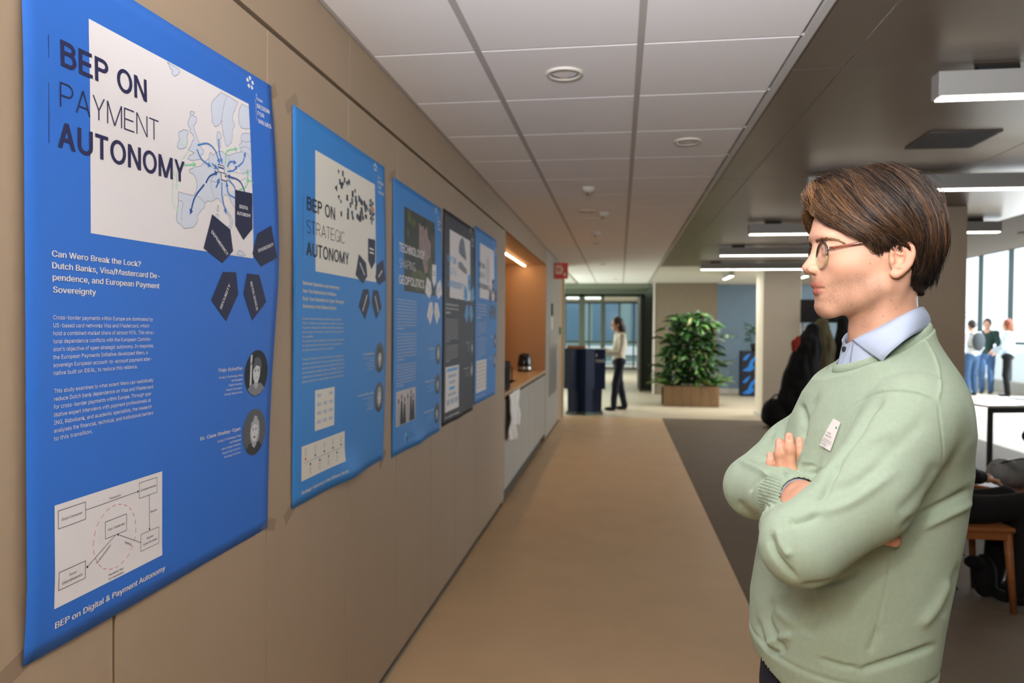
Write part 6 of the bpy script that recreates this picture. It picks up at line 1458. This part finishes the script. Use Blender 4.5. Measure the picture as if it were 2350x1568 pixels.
figure('person', 'dark haired student in dark green seen between two others by the windows', (8.65, 18.9, 0), -2.2, 1.78, (mat('dark_green_top', (36, 58, 52), rough=.9), C_JEAN, mat('black_hair', (26, 22, 20), rough=.5), C_BOOT), dict(elbL=(.1, .26, 1.1), wrL=(.22, .2, 1.05)), group='students by the windows')
figure('person', 'copper haired student in pale blue top and black trousers by the windows', (8.72, 18.1, 0), 2.7, 1.76, (C_SHIRTB, C_BLK, C_RED, C_BOOT), dict(elbL=(.10, .23, 1.12), wrL=(.26, .10, 1.03), elbR=(.05, -.25, 1.1), wrR=(.2, -.1, 1.0)), hair='bob', group='students by the windows')
# seated visitors at the right edge
M_WOOD = mat('chair_oak', (150, 92, 48), rough=0.45, noise_amt=0.15, noise_scale=6, stretch=(1, 1, 6))
def wooden_chair(loc, rz, lab):
    t = thing('wooden_chair', lab, 'chair', loc, rz, 'wooden chairs at the right')
    b = MB(); b.bbox((-.21, -.21, .425), (.21, .21, .452), .010); b.obj('seat', M_WOOD, t)
    b = MB(); b.bbox((-.20, -.20, .385), (.20, -.18, .425), .003); b.bbox((-.20, .18, .385), (.20, .20, .425), .003); b.bbox((.18, -.2, .385), (.2, .2, .425), .003); b.bbox((-.2, -.2, .385), (-.18, .2, .425), .003); b.obj('seat_rail', M_WOOD, t)['kind'] = 'stuff'
    for x, y, dx, dy in ((.18, .18, .03, .02), (.18, -.18, .03, -.02)): b = MB(); b.tube([(x, y, .43), (x+dx, y+dy, 0)], [.022, .015], n=10); b.obj('leg', M_WOOD, t, True)
    for y in (.18, -.18): b = MB(); b.tube([(-.24, y*1.1, 0), (-.18, y, .43), (-.23, y*.97, .84)], [.015, .021, .015], n=10); b.obj('leg', M_WOOD, t, True)
    b = MB(); b.tube(catmull([(-.22, -.19, .78), (-.26, -.08, .79), (-.26, .08, .79), (-.22, .19, .78)], 5), .03, n=8, flat=.5); b.obj('back_rail', M_WOOD, t, True)
    return t
wooden_chair((1.85, 4.37, 0), 0.05, 'brown wooden chair carrying the dark clothed visitor right behind the man in sage')
figure('person', 'visitor in black seated on the wooden chair behind the man in sage', (1.77, 4.36, 0), 0.05, 1.66, (C_BLK, C_BLK, C_DKBR, C_BOOT),
       dict(hip=(-.06, 0, .56), chest=(-.12, 0, .93), head=(-.06, 0, 1.25), kneeL=(.42, .11, .57), kneeR=(.42, -.10, .58), ankL=(.36, .12, .09), ankR=(.38, -.10, .09), elbL=(-.05, .24, .78), elbR=(-.10, -.25, .80), wrL=(.20, .16, .72), wrR=(.13, -.17, .75)))
wooden_chair((2.62, 5.35, 0), 2.2, 'wooden chair at the right edge with a grey bag on its seat')
figure('person', 'visitor in black seen from behind at the right edge of the view', (3.22, 5.80, 0), 1.3, 1.66, (C_BLK, C_BLK, C_DKBR, C_BOOT),
       dict(hip=(-.04, 0, .52), chest=(-.06, 0, .90), head=(0, 0, 1.22), kneeL=(.42, .11, .50), kneeR=(.42, -.10, .50), ankL=(.40, .12, .09), ankR=(.40, -.10, .09), elbL=(.02, .24, .76), elbR=(.02, -.25, .76), wrL=(.26, .14, .72), wrR=(.26, -.12, .72)))
wooden_chair((3.20, 5.75, 0), 1.3, 'wooden chair under the visitor at the right edge')
t = thing('shoulder_bag', 'grey translucent bag with a black strap on the chair at the right edge', 'bag', (2.60, 5.30, .455), .4)
sd_ = Sdf(); sd_.ell((0, 0, .08), (.19, .11, .09)); sd_.ell((.08, .02, .09), (.10, .09, .085), k=.05); sd_.ell((-.10, 0, .12), (.07, .06, .07), k=.05); link('bag_body', sd_.mesh('bag_body', .01, clip=lambda P: -P[:, 2]), mat('grey_nylon', (128, 130, 132), rough=.45, noise_amt=.25, noise_scale=14), t)
b = MB(); b.tube(catmull([(-.16, 0, .15), (-.06, -.09, .20), (.08, -.09, .19), (.18, 0, .12)], 6), .014, n=8, flat=.4); b.obj('strap', M_BLACK, t, True)
t = thing('backpack', 'black backpack standing on the dark floor left of the wooden chair', 'backpack', (1.80, 4.62, 0), .2)
sd_ = Sdf(); sd_.ell((0, 0, .20), (.13, .10, .20)); sd_.ell((0, -.07, .14), (.10, .06, .11), k=.03); sd_.ell((0, 0, .10), (.14, .11, .12), k=.03); link('bag_body', sd_.mesh('bag_body', .009, clip=lambda P: -P[:, 2]), C_BLK, t)
for q in (1, -1):
    b = MB(); b.tube(catmull([(.06*q, .08, .34), (.07*q, .15, .26), (.08*q, .13, .10), (.08*q, .09, .05)], 5), .012, n=8, flat=.5); b.obj('strap', M_BLACK, t, True)
t = thing('camera_bag', 'black bag with trailing strap lying under the wooden chair', 'bag', (2.03, 4.42, 0), .3)
sd_ = Sdf(); sd_.ell((0, 0, .12), (.055, .07, .12)); sd_.ell((-.09, -.03, .21), (.055, .04, .035), k=.03); sd_.ell((.04, -.08, .035), (.035, .07, .03), k=.03); link('bag_body', sd_.mesh('bag_body', .008, clip=lambda P: -P[:, 2]), C_BLK, t)
b = MB(); b.tube(catmull([(-.15, -.03, .25), (-.22, -.02, .26), (-.24, .02, .16), (-.12, .05, .03)], 5), .010, n=8, flat=.4); b.obj('strap', M_BLACK, t, True)

# ================================================================ furniture of the hall
t = thing('table', 'long white table with a black edge before the windows at the right', 'table', (4.25, 8.6, 0), 0.25)
b = MB(); b.bbox((-.7, -.45, .715), (1.3, .45, .74), .004); b.obj('tabletop', mat('white_laminate', (222, 218, 210), rough=.25), t)
b = MB(); b.bbox((-.7, -.455, .66), (1.3, -.43, .716), .003); b.bbox((-.7, .43, .66), (1.3, .455, .716), .003); b.obj('frame', M_BLACK, t)['kind'] = 'stuff'
for x in (-.64, 1.24):
    for y in (-.40, .40): b = MB(); b.bbox((x-.02, y-.02, 0), (x+.02, y+.02, .70), .003); b.obj('leg', M_BLACK, t)
b = MB(); b.bbox((4.15, 8.35, .762), (4.45, 8.60, .778), .004); tag(b.obj('laptop', mat('laptop_grey', (120, 122, 126), rough=.4)), 'closed grey laptop on the white table', 'laptop')

# kiosk
M_NAVYK = mat('navy_lacquer', (28, 44, 78), rough=0.28, spec=.5)
kt = thing('kiosk', 'faceted navy blue reception kiosk with a white logo, left of the woman', 'kiosk', (-0.58, 12.75, 0))
top = [(-.36, -.12), (-.24, -.17), (-.10, -.16), (.02, -.20), (.16, -.18), (.345, -.08), (.34, .22), (-.36, .22)]
for nme, z0, z1, sc0, sc1, m_ in (('lower_body', .045, .46, .82, .84, M_NAVYK), ('upper_body', .44, 1.12, 1.0, 1.0, M_NAVYK), ('base_plate', .0, .045, .9, .9, mat('kiosk_base', (120, 140, 140), rough=.2, metal=.6))):
    b = MB(); n = len(top); dep = [1.0, 1.25, .7, 1.2, .75, 1.0, 1, 1]
    V = [(x*sc0, y*sc0*(d if y < 0 else 1), z0) for (x, y), d in zip(top, dep)]+[(x*sc1, y*sc1*(d if y < 0 else 1), z1) for (x, y), d in zip(top, dep)]
    b.add(V, [tuple(reversed(range(n))), tuple(range(n, 2*n))]+[(i, (i+1) % n, n+(i+1) % n, n+i) for i in range(n)]); b.obj(nme, m_, kt)
b = MB(); b.bbox((-.36, -.20, 1.12), (.34, .22, 1.135), .003); b.obj('worktop', mat('kiosk_top', (34, 46, 74), rough=.3), kt)
lb = MB(); V, F = text_polys('TUDelft'); x1 = max(p[0] for p in V)
for dx in (0, .03, .06): lb.add([(.168+(x+dx)*.165/x1*.957, -.138+(x+dx)*.165/x1*.286, .90+y*.10) for x, y in V], F)
lb.tube([(.185, -.135, 1.0), (.195, -.133, 1.035), (.185, -.135, 1.055)], [.012, .009, .002], n=8)
me = lb.mesh('logo_letters'); link('logo_letters', me, mat('logo_white', (230, 232, 236), rough=.5), kt, kind='stuff')
t = thing('tray', 'flat wooden tray lying on the navy kiosk', 'tray', (-.74, 12.72, 1.135))
b = MB(); b.bbox((-.16, -.10, 0), (.16, .10, .012), .003); b.bbox((-.16, -.10, .012), (.16, -.088, .045), .002); b.bbox((-.16, .088, .012), (.16, .10, .045), .002); b.bbox((-.16, -.088, .012), (-.148, .088, .045), .002); b.bbox((.148, -.088, .012), (.16, .088, .045), .002); b.obj('tray_body', mat('tray_wood', (176, 122, 76), rough=.5), t)
# planter with climbing greenery
M_BOXW = mat('planter_oak', (142, 114, 84), rough=.6, noise_amt=.12, noise_scale=5, stretch=(4, 4, .5))
pt = thing('planter', 'oak trough planter with a tall mass of green climbing plants before the brown wall', 'planter', (1.36, 14.62, 0))
for i in range(6): b = MB(); b.bbox((-.52+i*.1733+.001, -.30, 0), (-.52+(i+1)*.1733-.001, -.275, .39), .003); b.obj('plank', M_BOXW, pt)
b = MB(); b.box((-.52, -.275, 0), (.52, .30, .36)); b.box((-.52, -.275, 0), (-.50, .30, .39)); b.box((.50, -.275, 0), (.52, .30, .39)); b.obj('trough', M_BOXW, pt)
b = MB(); b.box((-.5, -.27, .355), (.5, .29, .37)); b.obj('soil', mat('soil', (40, 30, 22), rough=1), pt)
G_ = [mat('leaf_green_%d' % i, c, rough=.42, noise_amt=.2, noise_scale=30) for i, c in enumerate(((34, 70, 28), (48, 94, 34), (78, 122, 50), (24, 52, 26), (104, 116, 58)))]
def leaf_mesh(kind, m):
    V = [(0, 0, 0)]; F = []; n = 9; w = {0: .42, 1: .30, 2: .12}[kind]
    mb = MB(); mid = []
    for i in range(n+1):
        t_ = i/n; hw = w*math.sin(PI*min(1, t_**.75))*(.82+.18*math.sin(t_*PI*6) if kind == 0 else 1)*.5; z = .10*math.sin(PI*t_)-.18*t_*t_
        mid.append([(t_, hw, z-.04-hw*.15), (t_, 0, z), (t_, -hw, z-.04-hw*.15)])
    vs = [p for r in mid for p in r]; mb.add(vs, [(i*3+j, (i+1)*3+j, (i+1)*3+j+1, i*3+j+1) for i in range(n) for j in range(2)]); me = mb.mesh('leaf', True); me.materials.append(m); return me
LEAF = [leaf_mesh(k, m) for k, m in ((0, G_[0]), (0, G_[1]), (1, G_[2]), (0, G_[3]), (1, G_[4]), (1, G_[1]))]; BLADE = [leaf_mesh(2, m) for m in (G_[2], G_[0], G_[4])]
def place_leaf(me, parent, p, dirv, size, roll=0.0, name='leaf'):
    o = bpy.data.objects.new(name, me); COL.objects.link(o); o.parent = parent
    d = Vector(dirv).normalized(); q = d.to_track_quat('X', 'Z'); o.rotation_mode = 'QUATERNION'; o.rotation_quaternion = q @ Matrix.Rotation(roll, 4, 'X').to_quaternion(); o.location = p; o.scale = (size, size, size); return o
rp = random.Random(21)
for i in range(230):
    a = rp.uniform(-1, 1); z = .45+1.33*rp.random()**.95; wd = .54*(1-.55*max(0, (z-1.15)/.7)**2)*(.93+.16*math.sin(z*9+1)); r_ = rp.uniform(.5, 1.08)
    th = rp.uniform(PI, 2*PI) if rp.random() < .8 else rp.uniform(0, PI); p = (wd*math.cos(th)*r_, .27*math.sin(th)*r_+.0, z)
    place_leaf(rp.choice(LEAF), pt, p, (math.cos(th)+rp.uniform(-.4, .4), math.sin(th)+rp.uniform(-.4, .4), rp.uniform(-.6, .25)), rp.uniform(.15, .33), rp.uniform(-1.2, 1.2))
for i in range(60):
    q = rp.choice((-1, 1)); x = q*rp.uniform(.25, .5); place_leaf(rp.choice(BLADE), pt, (x, rp.uniform(-.25, .1), .40), (q*rp.uniform(.5, 1), rp.uniform(-.7, .2), rp.uniform(.1, .8)), rp.uniform(.26, .42), 0, 'blade_leaf')
mb = MB()
for i in range(1500):   # inner foliage too dense to pick apart
    z = .42+1.32*rp.random(); wd = .44*(1-.42*max(0, (z-.9)/.95)**1.6); c = Vector((rp.uniform(-wd, wd), rp.uniform(-.2, .2), z)); a = Vector((rp.gauss(0, 1), rp.gauss(0, 1), rp.gauss(0, .6))).normalized(); bb = a.orthogonal().normalized(); L_ = rp.uniform(.08, .16)
    mb.add([c, c+a*L_*.5+bb*L_*.3, c+a*L_, c+a*L_*.5-bb*L_*.3], [(0, 1, 2, 3)], rp.randrange(3))
mb.obj('inner_foliage', [G_[3], G_[0], G_[1]], pt, kind='stuff')
for k in range(5): b = MB(); x = -.35+k*.17; b.tube(catmull([(x, 0, .36), (x*.8+.05, .03, .8), (x*.7-.04, 0, 1.25), (x*.5, 0, 1.62)], 4), .012, n=6); b.obj('stem', mat('stem_brown', (84, 66, 40), rough=.8), pt)
# stacked boxes with blue wave print and the plant on top
M_WAVE = mat('wave_blue', (28, 120, 205), rough=.5); M_BOXN = mat('box_dark', (16, 18, 34), rough=.5)
for z0, lab in ((.0, 'lower dark box printed with a blue wave, on the floor before the blue wall'), (.505, 'upper dark box printed with a blue wave, stacked below the plant')):
    t = thing('printed_box', lab, 'box', (2.98, 17.0, z0), 0, 'stacked wave boxes')
    b = MB(); b.bbox((-.30, -.17, 0), (.30, .17, .50), .006); b.obj('carton', M_BOXN, t)
    b = MB()
    for (P_) in ([(-.28, .06), (-.16, .15), (-.10, .30), (.02, .42), (.14, .47), (.10, .40), (.0, .32), (-.06, .22), (-.02, .12), (-.12, .05)], [(-.02, .05), (.06, .14), (.08, .26), (.18, .34), (.24, .44), (.27, .36), (.20, .26), (.17, .14), (.10, .07)], [(-.28, .30), (-.20, .40), (-.10, .46), (-.14, .38), (-.20, .30)]):
        b.add([(x, -.1712, z) for x, z in P_], [tuple(range(len(P_)))])
    b.obj('wave_print', M_WAVE, t, kind='stuff')
t = thing('potted_plant', 'leafy green plant in a dark pot on top of the wave boxes', 'plant', (3.02, 17.0, 1.006))
b = MB(); b.lathe((0, 0, 0), [(.0005, 0), (.10, 0), (.13, .16), (.12, .16), (.11, .14), (.0005, .14)], 20); b.obj('pot', M_BLACK, t, True)
for i in range(60):
    z = .15+.45*rp.random(); th = rp.uniform(0, 2*PI); r_ = .05+.16*rp.random(); place_leaf(rp.choice(LEAF), t, (r_*math.cos(th), r_*math.sin(th), z), (math.cos(th), math.sin(th), rp.uniform(-.3, .7)), rp.uniform(.12, .2), rp.uniform(-.5, .5))
t = thing('potted_tree', 'bushy light green indoor plant behind the students at the windows', 'plant', (8.2, 20.4, 0))
b = MB(); b.lathe((0, 0, 0), [(.0005, 0), (.20, 0), (.26, .42), (.24, .42), (.22, .38), (.0005, .38)], 24); b.obj('pot', M_WHITE, t, True)
b = MB(); b.tube([(0, 0, .38), (.03, 0, 1.2), (0, .02, 1.9)], [.03, .022, .015], n=8); b.obj('stem', MATS['stem_brown'], t, True)
for i in range(150):
    v = Vector((rp.gauss(0, 1), rp.gauss(0, 1), rp.gauss(0, 1))).normalized()*rp.uniform(.2, .52); place_leaf(rp.choice(LEAF[1:3]+LEAF[4:]), t, (v.x, v.y, 1.95+v.z*.8), (v.x, v.y, v.z-.1), rp.uniform(.16, .28), rp.uniform(-.6, .6))
# coat rack behind the column
t = thing('coat_rack', 'black coat rack with hooks between the pale column and the face of the man', 'rack', (3.12, 12.2, 0))
b = MB(); b.bbox((-.28, .0, 1.60), (.75, .03, 1.97), .004); b.obj('back_board', M_BLACK, t)
for x in (-.24, .70): b = MB(); b.tube([(x, .015, .02), (x, .015, 1.62)], .016, n=8); b.obj('post', M_STEEL, t, True)
for x in (-.24, .70): b = MB(); b.bbox((x-.03, -.25, 0), (x+.03, .28, .03), .004); b.obj('foot', M_BLACK, t)
for i in range(8): x = -.22+i*.125; b = MB(); b.tube([(x, 0, 1.58), (x, -.05, 1.53), (x, -.07, 1.56)], .006, n=6); b.obj('hook', M_STEEL, t, True)
def coat(name, lab, pts, rad, m, seed, group='coats on the rack', thick=.5):
    s = Sdf(); s.chain(pts, rad, ki=.05, sq=(np.array([0, 1.0, 0]), thick)); c = np.array(pts[0]); me = s.mesh('coat', .012); V = verts_of(me); N = normals_of(me)
    nz = np.array([noise.noise(Vector((v[0]*14+seed, v[1]*14, v[2]*3)))*.018+noise.noise(Vector(v)*9)*.008 for v in V]); V = V+N*nz[:, None]; set_verts(me, V); me.transform(Matrix.Translation(-Vector(c)))
    o = link(name, me, m); o.location = c; tag(o, lab, 'coat', group); return o
coat('coat', 'large black coat hanging from the rack down to the floor beside the pale column', [(2.92, 11.75, 1.50), (2.84, 11.7, 1.2), (2.72, 11.65, .8), (2.60, 11.6, .35)], [.10, .20, .24, .24], C_BLK, 1)
coat('coat', 'olive parka with a dark collar hanging right of the black coat', [(3.08, 11.85, 1.58), (3.06, 11.8, 1.25), (3.02, 11.8, .85)], [.10, .20, .22], mat('olive_cloth', (92, 84, 58), rough=.9), 7)
coat('coat', 'black jacket hanging behind the neck of the man', [(3.40, 11.9, 1.62), (3.42, 11.9, 1.2), (3.40, 11.9, .8)], [.09, .18, .18], C_BLK, 12)
coat('scarf', 'small red cloth tucked beside the black coat', [(2.66, 11.58, 1.36), (2.62, 11.56, 1.28), (2.60, 11.55, 1.20)], [.03, .05, .04], mat('red_cloth', (150, 44, 30), rough=.9), 3, None)['category'] = 'scarf'
t = thing('duffel_bag', 'black bag lying on the floor against the pale column', 'bag', (2.36, 11.65, 0))
sd_ = Sdf(); sd_.ell((0, 0, .22), (.20, .17, .22)); sd_.ell((.04, 0, .14), (.24, .18, .15), k=.04); link('bag_body', sd_.mesh('bag_body', .012, clip=lambda P: -P[:, 2]), C_BLK, t)
b = MB(); b.tube(catmull([(-.1, -.05, .40), (0, -.08, .50), (.1, -.05, .42)], 5), .012, n=8); b.obj('handle', M_BLACK, t, True)
